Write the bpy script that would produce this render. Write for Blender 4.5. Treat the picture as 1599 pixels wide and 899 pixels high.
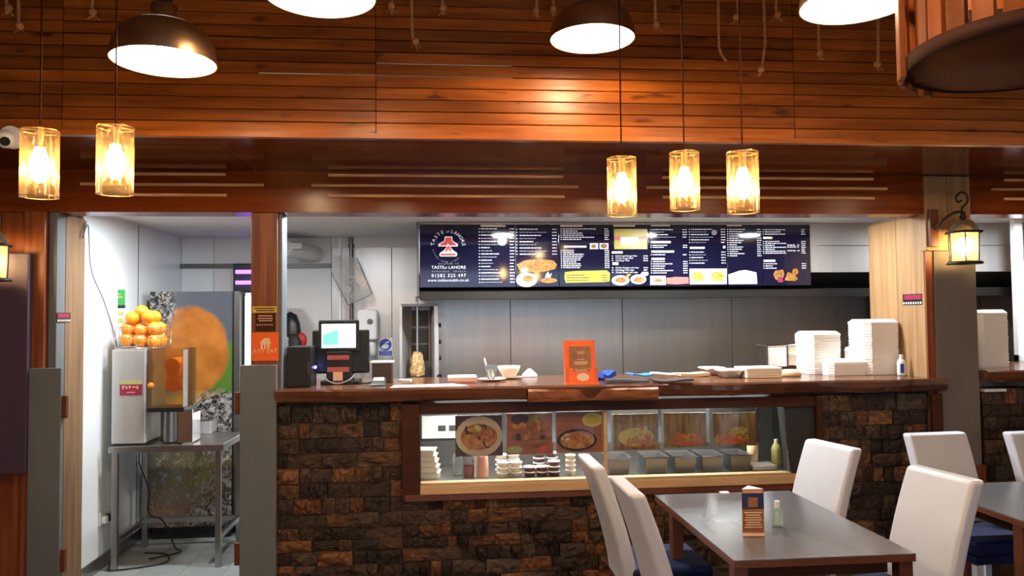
import bpy, bmesh, math, random
from mathutils import Vector, Matrix
random.seed(7)
for o in list(bpy.data.objects): bpy.data.objects.remove(o, do_unlink=True)
SC = bpy.context.scene
COL = SC.collection
# ------------------------------------------------------------------ camera
FPX, CXP, CYP = 1200.0, 799.5, 449.5
YAW, PITCH, ROLL = math.radians(5.3), math.radians(2.17), 0.0098
CAM = Vector((0, 0, 1.76))
FW = Vector((math.sin(YAW)*math.cos(PITCH), math.cos(YAW)*math.cos(PITCH), math.sin(PITCH)))
R0 = Vector((math.cos(YAW), -math.sin(YAW), 0)); U0 = R0.cross(FW)
RT = R0*math.cos(ROLL) - U0*math.sin(ROLL); UP = U0*math.cos(ROLL) + R0*math.sin(ROLL)
cd = bpy.data.cameras.new('camera'); cd.sensor_width = 36; cd.lens = FPX/1599*36; cd.clip_start = .05
cam = bpy.data.objects.new('camera', cd); COL.objects.link(cam)
mw = Matrix((RT, UP, -FW)).transposed().to_4x4(); mw.translation = CAM
cam.matrix_world = mw; SC.camera = cam
def ray(x, y): return FW + RT*((x-CXP)/FPX) - UP*((y-CYP)/FPX)
def at(x, y, Y): d = ray(x, y); return CAM + d*(Y/d.y)                 # real point at depth Y
def atz(x, y, z): d = ray(x, y); return CAM + d*((z-CAM.z)/d.z)        # real point at height z
def atx(x, y, X): d = ray(x, y); return CAM + d*(X/d.x)
# ------------------------------------------------------------------ world, daylight, exposure
W = bpy.data.worlds.new('world'); SC.world = W; W.use_nodes = True
W.node_tree.nodes['Background'].inputs[0].default_value = (.62, .74, .95, 1)
W.node_tree.nodes['Background'].inputs[1].default_value = .4
SC.view_settings.view_transform = 'Standard'; SC.view_settings.look = 'None'
SC.view_settings.gamma = 1; SC.view_settings.use_curve_mapping = False
SC.view_settings.exposure = 0.0
WARM = (1.0, .50, .17); WARM2 = (1.0, .66, .36); COOL = (.90, .96, 1.0)
P_DOME, P_CYL, P_KIT, P_DAY, P_LANT = 34, 20, 44, 78, 13
def light(kind, name, loc, power, color, parent=None, size=.1, rot=None, **k):
    l = bpy.data.lights.new(name, kind); l.energy = power; l.color = color
    if kind == 'AREA':
        l.shape = 'RECTANGLE'; l.size = size[0]; l.size_y = size[1]
    else: l.shadow_soft_size = size
    for a, b in k.items(): setattr(l, a, b)
    o = bpy.data.objects.new(name, l); COL.objects.link(o); o.location = loc
    if rot: o.rotation_euler = rot
    if parent: o.parent = parent
    return o
# daylight falling through the front window behind the camera
light('AREA', 'window_daylight', (1.6, -3.93, 1.75), P_DAY, (.66, .80, 1.0), size=(5.0, 2.0), rot=(math.radians(90), 0, 0))

# ------------------------------------------------------------------ materials
MT = {}
def nodes(m): return m.node_tree.nodes, m.node_tree.links
def mat(name, col, rough=.5, metal=0., noise=None, knots=None, emit=None, spec=None, bump=None, coat=0, alpha=None, rnd=0, trans=0, ior=None):
    """noise=(scale xyz, second colour, detail); rnd: brightness varies from piece to piece"""
    m = bpy.data.materials.new(name); m.use_nodes = True
    N, L = nodes(m); b = N['Principled BSDF']
    b.inputs['Base Color'].default_value = (*col, 1); b.inputs['Roughness'].default_value = rough
    b.inputs['Metallic'].default_value = metal
    if spec is not None: b.inputs['Specular IOR Level'].default_value = spec
    if coat: b.inputs['Coat Weight'].default_value = coat; b.inputs['Coat Roughness'].default_value = .12
    if trans: b.inputs['Transmission Weight'].default_value = trans
    if ior: b.inputs['IOR'].default_value = ior
    if alpha is not None: b.inputs['Alpha'].default_value = alpha
    if emit: b.inputs['Emission Color'].default_value = (*emit[0], 1); b.inputs['Emission Strength'].default_value = emit[1]
    last = None
    if noise or bump or rnd:
        tc = N.new('ShaderNodeTexCoord'); mp = N.new('ShaderNodeMapping'); L.new(tc.outputs['Object'], mp.inputs[0])
        oi = N.new('ShaderNodeObjectInfo')
        ad = N.new('ShaderNodeVectorMath'); ad.operation = 'ADD'
        cx = N.new('ShaderNodeMath'); cx.operation = 'MULTIPLY'; cx.inputs[1].default_value = 37.
        L.new(oi.outputs['Random'], cx.inputs[0]); L.new(cx.outputs[0], ad.inputs[1]); L.new(tc.outputs['Object'], ad.inputs[0]); L.new(ad.outputs[0], mp.inputs[0])
    if noise:
        mp.inputs['Scale'].default_value = noise[0]
        nz = N.new('ShaderNodeTexNoise'); nz.inputs['Scale'].default_value = 1; nz.inputs['Detail'].default_value = noise[2] if len(noise) > 2 else 4
        L.new(mp.outputs[0], nz.inputs['Vector'])
        rp = N.new('ShaderNodeValToRGB'); rp.color_ramp.elements[0].position = .33; rp.color_ramp.elements[1].position = .68
        rp.color_ramp.elements[0].color = (*col, 1); rp.color_ramp.elements[1].color = (*noise[1], 1)
        L.new(nz.outputs['Fac'], rp.inputs[0]); last = rp.outputs[0]
        if bump:
            bp = N.new('ShaderNodeBump'); bp.inputs['Strength'].default_value = bump; bp.inputs['Distance'].default_value = .01
            L.new(nz.outputs['Fac'], bp.inputs['Height']); L.new(bp.outputs[0], b.inputs['Normal'])
    if knots:
        mk = N.new('ShaderNodeMapping'); mk.inputs['Scale'].default_value = knots; L.new(ad.outputs[0], mk.inputs[0])
        vk = N.new('ShaderNodeTexNoise'); vk.inputs['Scale'].default_value = 1; vk.inputs['Detail'].default_value = 1.5; L.new(mk.outputs[0], vk.inputs['Vector'])
        rk = N.new('ShaderNodeValToRGB'); rk.color_ramp.elements[0].position = .66; rk.color_ramp.elements[1].position = .74
        rk.color_ramp.elements[0].color = (1, 1, 1, 1); rk.color_ramp.elements[1].color = (.38, .32, .30, 1); L.new(vk.outputs['Fac'], rk.inputs[0])
        mk2 = N.new('ShaderNodeMix'); mk2.data_type = 'RGBA'; mk2.blend_type = 'MULTIPLY'; mk2.inputs['Factor'].default_value = 1
        L.new(last, mk2.inputs['A']); L.new(rk.outputs[0], mk2.inputs['B']); last = mk2.outputs['Result']
    if rnd:
        hs = N.new('ShaderNodeHueSaturation'); ml = N.new('ShaderNodeMapRange')
        ml.inputs['To Min'].default_value = 1-rnd; ml.inputs['To Max'].default_value = 1+rnd
        L.new(oi.outputs['Random'], ml.inputs['Value']); L.new(ml.outputs[0], hs.inputs['Value'])
        hs.inputs['Color'].default_value = (*col, 1)
        if last: L.new(last, hs.inputs['Color'])
        last = hs.outputs[0]
    if last: L.new(last, b.inputs['Base Color'])
    MT[name] = m; return m
def glassmat(name, tint=(1, 1, 1), rough=.02, body=0., bodycol=(1, 1, 1), ior=1.5):
    """thin clear pane: transparent with a fresnel sheen, so light passes"""
    m = bpy.data.materials.new(name); m.use_nodes = True; N, L = nodes(m); N.clear()
    out = N.new('ShaderNodeOutputMaterial'); tr = N.new('ShaderNodeBsdfTransparent'); gl = N.new('ShaderNodeBsdfGlossy'); fr = N.new('ShaderNodeFresnel')
    tr.inputs[0].default_value = (*tint, 1); gl.inputs['Roughness'].default_value = rough; fr.inputs[0].default_value = ior
    mx = N.new('ShaderNodeMixShader'); L.new(fr.outputs[0], mx.inputs[0]); L.new(tr.outputs[0], mx.inputs[1]); L.new(gl.outputs[0], mx.inputs[2])
    last = mx.outputs[0]
    if body:
        df = N.new('ShaderNodeBsdfDiffuse'); df.inputs[0].default_value = (*bodycol, 1)
        tl = N.new('ShaderNodeBsdfTranslucent'); tl.inputs[0].default_value = (*bodycol, 1)
        m1 = N.new('ShaderNodeMixShader'); m1.inputs[0].default_value = .5; L.new(df.outputs[0], m1.inputs[1]); L.new(tl.outputs[0], m1.inputs[2])
        m2 = N.new('ShaderNodeMixShader'); m2.inputs[0].default_value = body; L.new(last, m2.inputs[1]); L.new(m1.outputs[0], m2.inputs[2]); last = m2.outputs[0]
    L.new(last, out.inputs[0]); MT[name] = m; return m
mat('plank', (.185, .045, .0045), .34, noise=((2.2, 16, 26), (.35, .100, .012), 7), bump=.18, rnd=.30, knots=(5, 9, 16), spec=.35)
mat('board_gloss', (.075, .015, .004), .14, noise=((1.2, 24, 24), (.12, .028, .007), 5), bump=.10, rnd=.2, spec=.3)
mat('header', (.15, .028, .0045), .20, noise=((1, 14, 22), (.23, .050, .009), 4), bump=.10, spec=.18)
mat('strip', (.95, .58, .28), .5, noise=((3, 40, 40), (.50, .24, .08)))
mat('post', (.15, .034, .008), .45, noise=((26, 26, 1.4), (.30, .085, .020), 6), bump=.2)
mat('pale_wood', (.29, .16, .065), .55, noise=((22, 22, 1.3), (.42, .25, .115), 6), bump=.15, rnd=.12)
mat('jamb_wood', (.16, .09, .042), .6, noise=((20, 20, 1.5), (.25, .155, .082), 6), rnd=.1)
mat('dark_wood', (.035, .011, .005), .45, noise=((2, 22, 22), (.065, .020, .007), 5), spec=.15)
mat('slab', (.075, .024, .010), .24, noise=((1.4, 16, 26), (.15, .052, .020), 6), bump=.25, coat=.35)
mat('bark', (.16, .045, .013), .45, noise=((9, 30, 40), (.36, .13, .04), 6), bump=.8)
mat('sill', (.66, .44, .24), .5, noise=((2, 30, 30), (.56, .35, .17)))
mat('grey_paint', (.135, .155, .165), .55, noise=((3, 3, 1), (.115, .135, .145)))
mat('pillar_grey', (.135, .115, .098), .6, noise=((4, 4, 2), (.155, .135, .115)))
mat('purple', (.052, .032, .066), .6)
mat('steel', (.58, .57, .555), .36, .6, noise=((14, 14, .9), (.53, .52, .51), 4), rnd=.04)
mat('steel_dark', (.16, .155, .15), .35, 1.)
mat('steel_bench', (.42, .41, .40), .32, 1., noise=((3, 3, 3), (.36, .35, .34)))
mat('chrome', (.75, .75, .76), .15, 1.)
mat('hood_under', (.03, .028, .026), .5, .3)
mat('white_panel', (.78, .83, .85), .20, noise=((1.5, 1.5, .8), (.74, .80, .82)), bump=.25)
mat('white_paint', (.72, .72, .70), .6)
mat('grey_wall', (.50, .50, .49), .55)
mat('ceiling_white', (.62, .62, .60), .7)
mat('floor_tile', (.30, .32, .31), .45, noise=((6, 6, 6), (.25, .27, .26)), rnd=.08)
mat('grout', (.12, .12, .115), .9)
mat('dining_floor', (.10, .06, .04), .35, noise=((1, 12, 1), (.16, .09, .05)))
mat('room_wall', (.30, .16, .09), .6)
mat('room_ceiling', (.20, .11, .06), .7)
mat('black', (.012, .012, .014), .35)
mat('black_matt', (.02, .018, .018), .6)
mat('brown_box', (.055, .032, .022), .5)
mat('rubber', (.015, .015, .015), .5)
mat('white_plastic', (.80, .81, .82), .35)
mat('foam', (.86, .84, .80), .55, spec=.3)
mat('paper', (.82, .80, .76), .7)
mat('newsprint', (.66, .64, .60), .7, noise=((50, 50, 50), (.40, .38, .36)))
mat('paper_tan', (.66, .47, .28), .7)
mat('dome_metal', (.62, .42, .27), .28, 1.)
mat('dome_inner', (.95, .90, .80), .5, emit=((1, .88, .66), 1.6))
mat('dome_bulb', (1, 1, 1), .5, emit=((1, .86, .62), 40))
mat('bulb', (1, .9, .7), .5, emit=((1, .70, .34), 60))
mat('brass', (.75, .46, .18), .25, 1.)
mat('cord', (.03, .004, .002), .8, spec=.1)
mat('rope', (.42, .19, .075), .85, noise=((60, 60, 60), (.58, .29, .12)))
mat('iron', (.03, .018, .013), .45, .4)
mat('barrel', (.12, .027, .005), .55, noise=((20, 20, 1.5), (.20, .055, .011), 5), rnd=.3, spec=.2)
mat('barrel_dark', (.030, .010, .007), .75, spec=.15)
mat('barrel_base', (.10, .033, .014), .8, noise=((3, 3, 3), (.08, .026, .011)), spec=.1)
mat('chair_white', (.62, .63, .68), .36, noise=((5, 5, 5), (.58, .59, .64)), bump=.06)
mat('chair_blue', (.004, .009, .05), .6, noise=((8, 8, 8), (.006, .013, .068)), spec=.2)
mat('table_top', (.120, .118, .126), .24, noise=((6, 1.2, 6), (.095, .088, .092), 5))
mat('pan_steel', (.20, .20, .20), .4, .8); mat('gutter', (.025, .024, .022), .35, .5); mat('card_orange', (.40, .105, .018), .5, noise=((20, 20, 20), (.50, .15, .03)))
mat('gel_label', (.42, .55, .46), .5)
mat('table_edge', (.15, .045, .016), .35, noise=((3, 3, 14), (.11, .032, .012)))
mat('orange_fruit', (.92, .32, .015), .42, noise=((60, 60, 60), (.85, .27, .01)), bump=.1)
mat('orange_juice', (.85, .22, .005), .3)
mat('orange_print', (.90, .16, .02), .4)
mat('orange_deep', (.75, .10, .012), .4)
mat('just_orange', (.93, .14, .006), .45)
mat('peach_print', (.95, .62, .38), .5)
mat('leaflet', (.24, .085, .025), .45, noise=((30, 30, 30), (.34, .14, .05)))
mat('navy', (.0055, .0055, .020), .07, noise=((2, 1, 3), (.009, .008, .028)), spec=.5)
mat('navy_flat', (.02, .02, .07), .5)
mat('print_white', (.66, .66, .68), .4)
mat('print_grey', (.26, .26, .29), .4)
mat('print_yellow', (.46, .37, .05), .4)
mat('print_red', (.50, .035, .03), .4)
mat('print_pink', (.55, .13, .11), .4)
mat('print_cream', (.80, .76, .62), .4)
mat('food', (.13, .035, .008), .4, noise=((60, 60, 60), (.50, .24, .05), 4))
mat('food_green', (.16, .17, .03), .4, noise=((40, 40, 40), (.70, .45, .08), 4))
mat('fries', (.46, .21, .03), .5, noise=((60, 60, 60), (.16, .055, .008), 4))
mat('green', (.03, .32, .06), .45)
mat('red', (.55, .02, .03), .5)
mat('blue_sign', (.025, .07, .42), .4)
mat('blue_paper', (.05, .28, .70), .4)
mat('crimson', (.26, .016, .05), .5)
mat('olive', (.42, .42, .16), .5)
mat('gold', (.60, .42, .06), .4)
mat('screen', (.7, .9, .9), .3, emit=((.88, .98, 1), 1.1))
mat('screen_teal', (.2, .8, .7), .3, emit=((.25, .85, .74), .85))
mat('led_blue', (.2, .2, 1), .3, emit=((.18, .14, 1), 26))
mat('uv_tube', (.5, .2, 1), .3, emit=((.30, .09, 1.0), 5))
mat('tube_light', (1, 1, 1), .3, emit=((.93, .97, 1), 30))
mat('lightbox', (1, 1, 1), .4, emit=((.95, 1, .97), 1.15))
mat('foil', (.78, .77, .75), .3, 1., noise=((90, 90, 90), (.6, .6, .6)), bump=.6)
mat('ceramic', (.82, .72, .58), .3)
mat('plate', (.74, .55, .40), .35)
mat('meat', (.35, .16, .045), .6, noise=((60, 60, 60), (.74, .50, .22), 4), bump=.9)
mat('element', (.22, .11, .05), .5)
mat('sauce_dark', (.12, .03, .02), .35)
mat('sauce_pink', (.72, .36, .28), .4)
mat('sauce_red', (.50, .10, .05), .4)
mat('cream_tub', (.78, .70, .55), .45)
mat('lid', (.70, .74, .74), .35)
mat('gantry', (.115, .112, .105), .4, .7)
mat('skin_print', (.85, .88, .95), .4)
mat('socket', (.70, .72, .72), .4)
glassmat('pane', (.94, .97, .96), .02, ior=1.34)
glassmat('clear', (.97, .98, .98), .03, .06)
glassmat('amber_glass', (1.0, .92, .74), .04, .075, (1, .70, .34))
glassmat('lantern_glass', (1.0, .92, .76), .1, .18, (1, .80, .50))
glassmat('film', (.94, .95, .96), .12, .22, (.80, .81, .82))
glassmat('cover', (.95, .84, .64), .05, .08, (.75, .40, .12))
glassmat('gel', (.86, .94, .86), .05, .22, (.72, .80, .70))
# split-face stone: each piece has its own tone, from near black to rust and ochre
m = mat('stone', (.05, .03, .02), .42, spec=.5); N, L = nodes(m); b = N['Principled BSDF']
oi = N.new('ShaderNodeObjectInfo'); rp = N.new('ShaderNodeValToRGB'); rp.color_ramp.interpolation = 'LINEAR'
els = rp.color_ramp.elements; els[0].position = 0; els[0].color = (.018, .009, .005, 1); els[1].position = 1; els[1].color = (.22, .105, .040, 1)
for p_, c_ in ((.34, (.030, .015, .008)), (.52, (.050, .026, .013)), (.66, (.062, .042, .027)), (.78, (.090, .042, .016)), (.90, (.13, .045, .013))):
    e = els.new(p_); e.color = (*c_, 1)
L.new(oi.outputs['Random'], rp.inputs[0])
tc = N.new('ShaderNodeTexCoord'); ad = N.new('ShaderNodeVectorMath'); ad.operation = 'ADD'; mu = N.new('ShaderNodeMath'); mu.operation = 'MULTIPLY'; mu.inputs[1].default_value = 53
L.new(oi.outputs['Random'], mu.inputs[0]); L.new(tc.outputs['Object'], ad.inputs[0]); L.new(mu.outputs[0], ad.inputs[1])
nz = N.new('ShaderNodeTexNoise'); nz.inputs['Scale'].default_value = 4.2; nz.inputs['Detail'].default_value = 7; nz.inputs['Roughness'].default_value = .65; L.new(ad.outputs[0], nz.inputs['Vector'])
mr = N.new('ShaderNodeMapRange'); mr.inputs[1].default_value = .36; mr.inputs[2].default_value = .70; mr.inputs[3].default_value = .22; mr.inputs[4].default_value = 2.1; L.new(nz.outputs['Fac'], mr.inputs[0])
hs = N.new('ShaderNodeHueSaturation'); L.new(rp.outputs[0], hs.inputs['Color']); L.new(mr.outputs[0], hs.inputs['Value']); L.new(hs.outputs[0], b.inputs['Base Color'])
bp = N.new('ShaderNodeBump'); bp.inputs['Strength'].default_value = .8; bp.inputs['Distance'].default_value = .02; L.new(nz.outputs['Fac'], bp.inputs['Height']); L.new(bp.outputs[0], b.inputs['Normal'])

# ------------------------------------------------------------------ mesh helpers
ORIG = {}
def texmesh(s, size, align='CENTER', spacing=1.0, _c={}):
    k = (s, align, spacing)
    if k not in _c:
        cu = bpy.data.curves.new('t', 'FONT'); cu.body = s; cu.align_x = align; cu.size = 1; cu.space_character = spacing; cu.resolution_u = 2
        ob = bpy.data.objects.new('t', cu); COL.objects.link(ob)
        dg = bpy.context.evaluated_depsgraph_get(); ev = ob.evaluated_get(dg); me = ev.to_mesh()
        _c[k] = ([tuple(v.co) for v in me.vertices], [tuple(p.vertices) for p in me.polygons])
        ev.to_mesh_clear(); bpy.data.objects.remove(ob); bpy.data.curves.remove(cu)
    V_, F_ = _c[k]; return [(x*size, y*size) for x, y, z in V_], F_
class MB:
    def __init__(s): s.v = []; s.f = []; s.sm = []
    def add(s, vs, fs, sm=False, M=None):
        o = len(s.v)
        for q in vs:
            q = Vector(q); s.v.append(M @ q if M is not None else q)
        for q in fs: s.f.append([o+i for i in q]); s.sm.append(sm)
        return s
    def box(s, x0, x1, y0, y1, z0, z1, M=None):
        return s.add([(x0,y0,z0),(x1,y0,z0),(x1,y1,z0),(x0,y1,z0),(x0,y0,z1),(x1,y0,z1),(x1,y1,z1),(x0,y1,z1)],
              [(0,3,2,1),(4,5,6,7),(0,1,5,4),(1,2,6,5),(2,3,7,6),(3,0,4,7)], False, M)
    def cbox(s, c, d, M=None, rz=0):
        T = Matrix.Translation(Vector(c)) @ Matrix.Rotation(rz, 4, 'Z')
        if M is not None: T = M @ T
        return s.box(-d[0]/2, d[0]/2, -d[1]/2, d[1]/2, -d[2]/2, d[2]/2, T)
    def cyl(s, a, b, r, r1=None, n=14, cap=True):
        a = Vector(a); b = Vector(b); r1 = r if r1 is None else r1; z = (b-a).normalized()
        x = z.orthogonal().normalized(); y = z.cross(x); vs = []
        for p, q in ((a, r), (b, r1)):
            for i in range(n): t = 2*math.pi*i/n; vs.append(p + x*math.cos(t)*q + y*math.sin(t)*q)
        s.add(vs, [(i, (i+1) % n, n+(i+1) % n, n+i) for i in range(n)], True)
        if cap: s.add(vs[:n], [tuple(range(n))[::-1]]); s.add(vs[n:], [tuple(range(n))])
        return s
    def lathe(s, c, prof, n=24, M=None, closed=False, sx=1, sy=1):
        vs = []; c = Vector(c)
        for r, z in prof:
            for i in range(n): t = 2*math.pi*i/n; vs.append((c.x+r*sx*math.cos(t), c.y+r*sy*math.sin(t), c.z+z))
        fs = []
        K = len(prof)
        for k in range(K-1 if not closed else K):
            k2 = (k+1) % K
            for i in range(n): j = (i+1) % n; fs.append((k*n+i, k*n+j, k2*n+j, k2*n+i))
        return s.add(vs, fs, True, M)
    def tube(s, pts, r, n=6, cap=True):
        pts = [Vector(p) for p in pts]; vs = []; ref = None
        for i, p in enumerate(pts):
            d = (pts[min(i+1, len(pts)-1)] - pts[max(i-1, 0)]).normalized()
            if ref is None: ref = d.orthogonal().normalized()
            ref = (ref - d*ref.dot(d)); ref = ref.normalized() if ref.length > 1e-6 else d.orthogonal().normalized()
            y = d.cross(ref); rr = r[i] if isinstance(r, (list, tuple)) else r
            for k in range(n): t = 2*math.pi*k/n; vs.append(p + ref*math.cos(t)*rr + y*math.sin(t)*rr)
        fs = [(i*n+k, i*n+(k+1) % n, (i+1)*n+(k+1) % n, (i+1)*n+k) for i in range(len(pts)-1) for k in range(n)]
        s.add(vs, fs, True)
        if cap: s.add(vs[:n], [tuple(range(n))[::-1]]); s.add(vs[-n:], [tuple(range(n))])
        return s
    def prism(s, poly, y0, y1, M=None):            # outline in (x, z), thickness along y
        n = len(poly); vs = [(x, y0, z) for x, z in poly] + [(x, y1, z) for x, z in poly]
        return s.add(vs, [tuple(range(n)), tuple(range(2*n-1, n-1, -1))] + [(i, n+i, n+(i+1) % n, (i+1) % n) for i in range(n)], False, M)
    def zprism(s, poly, z0, z1, M=None):
        n = len(poly); vs = [(x, y, z0) for x, y in poly] + [(x, y, z1) for x, y in poly]
        return s.add(vs, [tuple(range(n-1, -1, -1)), tuple(range(n, 2*n))] + [(i, (i+1) % n, n+(i+1) % n, n+i) for i in range(n)], False, M)
    def xprism(s, poly, x0, x1, M=None):           # outline in (y, z)
        n = len(poly); vs = [(x0, y, z) for y, z in poly] + [(x1, y, z) for y, z in poly]
        return s.add(vs, [tuple(range(n-1, -1, -1)), tuple(range(n, 2*n))] + [(i, (i+1) % n, n+(i+1) % n, n+i) for i in range(n)], False, M)
    def sphere(s, c, r, n=16, m=10, sz=1):
        return s.lathe(c, [(max(r*math.sin(math.pi*k/m), 1e-4), -r*sz*math.cos(math.pi*k/m)) for k in range(m+1)], n)
    def text(s, body, size, x, y, z, align='CENTER', ang=0, spacing=1., M=None, squash=1.):
        V_, F_ = texmesh(body, size, align, spacing); ca, sa = math.cos(ang), math.sin(ang)
        return s.add([(x+ca*a*squash-sa*b_, y, z+sa*a*squash+ca*b_) for a, b_ in V_], F_, False, M)
    def disc(s, x, y, z, r, n=20, sz=1, t=.0008):
        return s.prism([(x+r*math.cos(2*math.pi*i/n), z+sz*r*math.sin(2*math.pi*i/n)) for i in range(n)], y, y+t)
    def build(s, name, m, parent=None, label=None, cat=None, group=None, kind=None, bevel=0, local=False, loc=None, seg=2):
        me = bpy.data.meshes.new(name)
        if parent is not None: o0 = ORIG.get(parent.name, Vector((0, 0, 0)))
        elif local: o0 = Vector((0, 0, 0))
        elif loc is not None: o0 = Vector(loc)
        else:
            xs = [v.x for v in s.v]; ys = [v.y for v in s.v]; zs = [v.z for v in s.v]
            o0 = Vector(((min(xs)+max(xs))/2, (min(ys)+max(ys))/2, min(zs)))
        me.from_pydata([tuple(v-o0) for v in s.v], [], s.f); me.update()
        for p, q in zip(me.polygons, s.sm): p.use_smooth = q
        me.materials.append(MT[m] if isinstance(m, str) else m)
        o = bpy.data.objects.new(name, me); COL.objects.link(o)
        if parent is not None: o.parent = parent
        else: o.location = o0
        ORIG[o.name] = o0
        if bevel:
            bv = o.modifiers.new('bevel', 'BEVEL'); bv.width = bevel; bv.segments = seg; bv.limit_method = 'ANGLE'; bv.angle_limit = .7
        if name in ('lettering', 'heading'): kind = 'stuff'
        tag(o, label, cat, group, kind); return o
def tag(o, label=None, cat=None, group=None, kind=None):
    if label: o['label'] = label
    if cat: o['category'] = cat
    if group: o['group'] = group
    if kind: o['kind'] = kind
    return o
def thing(name, label, cat, loc, group=None, kind=None):
    o = bpy.data.objects.new(name, None); COL.objects.link(o); o.location = loc; o.empty_display_size = .1
    ORIG[o.name] = Vector(loc); return tag(o, label, cat, group, kind)
def setting(name, mb, m, bevel=0): return mb.build(name, m, kind='structure', bevel=bevel)
def copy_tree(o, parent=None):
    c = o.copy(); COL.objects.link(c); c.parent = parent
    for ch in list(o.children): copy_tree(ch, c)
    return c
def piece(me, parent, loc, scale=(1, 1, 1), name=None, rot=None):
    """a repeated part that shares mesh data"""
    o = bpy.data.objects.new(name or me.name, me); COL.objects.link(o); o.parent = parent
    o.location = Vector(loc) - ORIG.get(parent.name, Vector((0, 0, 0))); o.scale = scale
    if rot: o.rotation_euler = rot
    return o
def unit(name, mb, m):
    me = bpy.data.meshes.new(name); me.from_pydata([tuple(v) for v in mb.v], [], mb.f); me.update()
    for p, q in zip(me.polygons, mb.sm): p.use_smooth = q
    me.materials.append(MT[m]); return me
def ordinal(i): return ['lowest', 'second', 'third', 'fourth', 'fifth', 'sixth', 'seventh', 'eighth', 'ninth', 'tenth', 'eleventh', 'twelfth', 'thirteenth', 'fourteenth', 'fifteenth', 'sixteenth', 'seventeenth', 'eighteenth', 'nineteenth', 'twentieth', 'twenty-first', 'twenty-second', 'twenty-third', 'twenty-fourth'][i]
def chbox(w, d, h, c):                              # unit plank with chamfered edges, centred
    return MB().xprism([(-d/2+c, -h/2), (d/2, -h/2), (d/2, h/2), (-d/2+c, h/2), (-d/2, h/2-c), (-d/2, -h/2+c)], -w/2, w/2)

# ================================================================== SETTING
XL, XR, YF, YK = -3.5, 6.3, -4.0, 7.45
YW = 5.10                                            # front of the wall with the counter
setting('floor', MB().box(XL, XR, YF, YW+.2, -.1, 0), 'dining_floor')
setting('ceiling', MB().box(XL, XR, YF, 4.3, 4.2, 4.3), 'room_ceiling')
setting('wall_left', MB().box(XL-.1, XL, YF, YW+.2, 0, 4.3), 'room_wall')
setting('wall_right', MB().box(XR, XR+.1, YF, YK+.2, 0, 4.3), 'room_wall')
wr = MB()                                            # wall behind the camera with the shop window opening
wr.box(XL, XR, YF-.1, YF, 0, .7); wr.box(XL, XR, YF-.1, YF, 2.85, 4.3); wr.box(XL, -.95, YF-.1, YF, .7, 2.85); wr.box(4.15, XR, YF-.1, YF, .7, 2.85)
setting('wall_rear', wr, 'room_wall')
wf = thing('window_1', None, None, (1.6, YF, .7), kind='structure')
fr_ = MB()
for x in (-.95, .75, 2.45, 4.11): fr_.box(x, x+.05, YF-.08, YF-.02, .7, 2.85)
fr_.box(-.95, 4.15, YF-.08, YF-.02, .7, .75); fr_.box(-.95, 4.15, YF-.08, YF-.02, 2.8, 2.85)
fr_.build('window_frame', 'black_matt', wf)
# --- bulkhead of narrow planks above, at Y=4.04
YB, ZB = 4.04, 2.72
bul = setting('wall_bulkhead', MB().box(XL, XR, YB+.03, YB+.12, ZB, 4.25), 'black_matt')
pitch = .0632
seamx = at(587, 150, YB).x
cuts = [XL, -1.9, seamx, 1.95, 4.0, XR]
row = 0; z = ZB
slits = {7: (.0045, 1), 8: (.004, 2), 6: (.002, 2)}
while z < 4.2:
    for i in range(len(cuts)-1):
        a, b_ = cuts[i], cuts[i+1]
        me = MT.setdefault(('pl', i), unit('plank', chbox(b_-a-.004, .03, pitch-.0035, .003), 'plank'))
        s = 1.0
        if (row in (6, 7, 8)) and i in (1, 2): s = .955
        piece(me, bul, ((a+b_)/2, YB+.015+random.uniform(-.002, .002), z+pitch/2), (1, 1, s), 'plank')
    z += pitch; row += 1
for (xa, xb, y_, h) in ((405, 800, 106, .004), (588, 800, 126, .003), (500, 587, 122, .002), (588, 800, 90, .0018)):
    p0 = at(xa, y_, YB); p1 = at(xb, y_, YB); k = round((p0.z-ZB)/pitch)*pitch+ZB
    MB().box(p0.x, p1.x, YB-.0035, YB+.03, k-h/2, k+h/2).build('gap_daylight', 'lid', bul)  # pale strips painted in for daylight showing through the plank gaps
# --- glossy boarded soffit running back to the header
sof = setting('ceiling_soffit', MB().box(XL, XR, YB+.03, YW+.1, ZB+.015, ZB+.05), 'black_matt')
nb = 8; bw = (YW-.03-(YB+.03))/nb
for j in range(nb):
    for i, (a, b_) in enumerate(((XL, -1.2), (-1.2, 1.9), (1.9, XR))):
        y0 = YB+.03+j*bw
        MB().zprism([(a+.002, y0+.002), (b_-.002, y0+.002), (b_-.002, y0+bw-.002), (a+.002, y0+bw-.002)], ZB-.002+random.uniform(0, .003), ZB+.016).build('board', 'board_gloss', sof)
setting('trim_1', MB().box(XL, XR, YB-.012, YB+.03, ZB-.02, ZB+.006), 'plank')
# --- header over the openings with light dowels
ZH = 2.452
hd = setting('wall_header', MB().box(XL, XR, YW-.03, YW+.18, ZH, ZB), 'header')
for (xa, xb, ys) in ((208, 352, 270), (124, 411, 289), (208, 353, 305), (512, 880, 277), (486, 904, 293.5), (512, 882, 309),
                     (1035, 1365, 282.5), (1010, 1387, 297.5), (1035, 1367, 313), (1570, 1640, 282), (1550, 1660, 297), (1570, 1640, 312)):
    p0 = at(xa, ys, YW-.05); p1 = at(xb, ys, YW-.05)
    zc = {270: 2.695, 277: 2.695, 282.5: 2.695, 282: 2.695, 289: 2.628, 293.5: 2.628, 297.5: 2.628, 297: 2.628}.get(ys, 2.561)
    MB().box(p0.x, p1.x, YW-.046, YW-.03, zc-.009, zc+.009).build('dowel_strip', 'strip', hd, bevel=.003)
def xw(px, Y=YW, py=500): return at(px, py, Y).x
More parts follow.
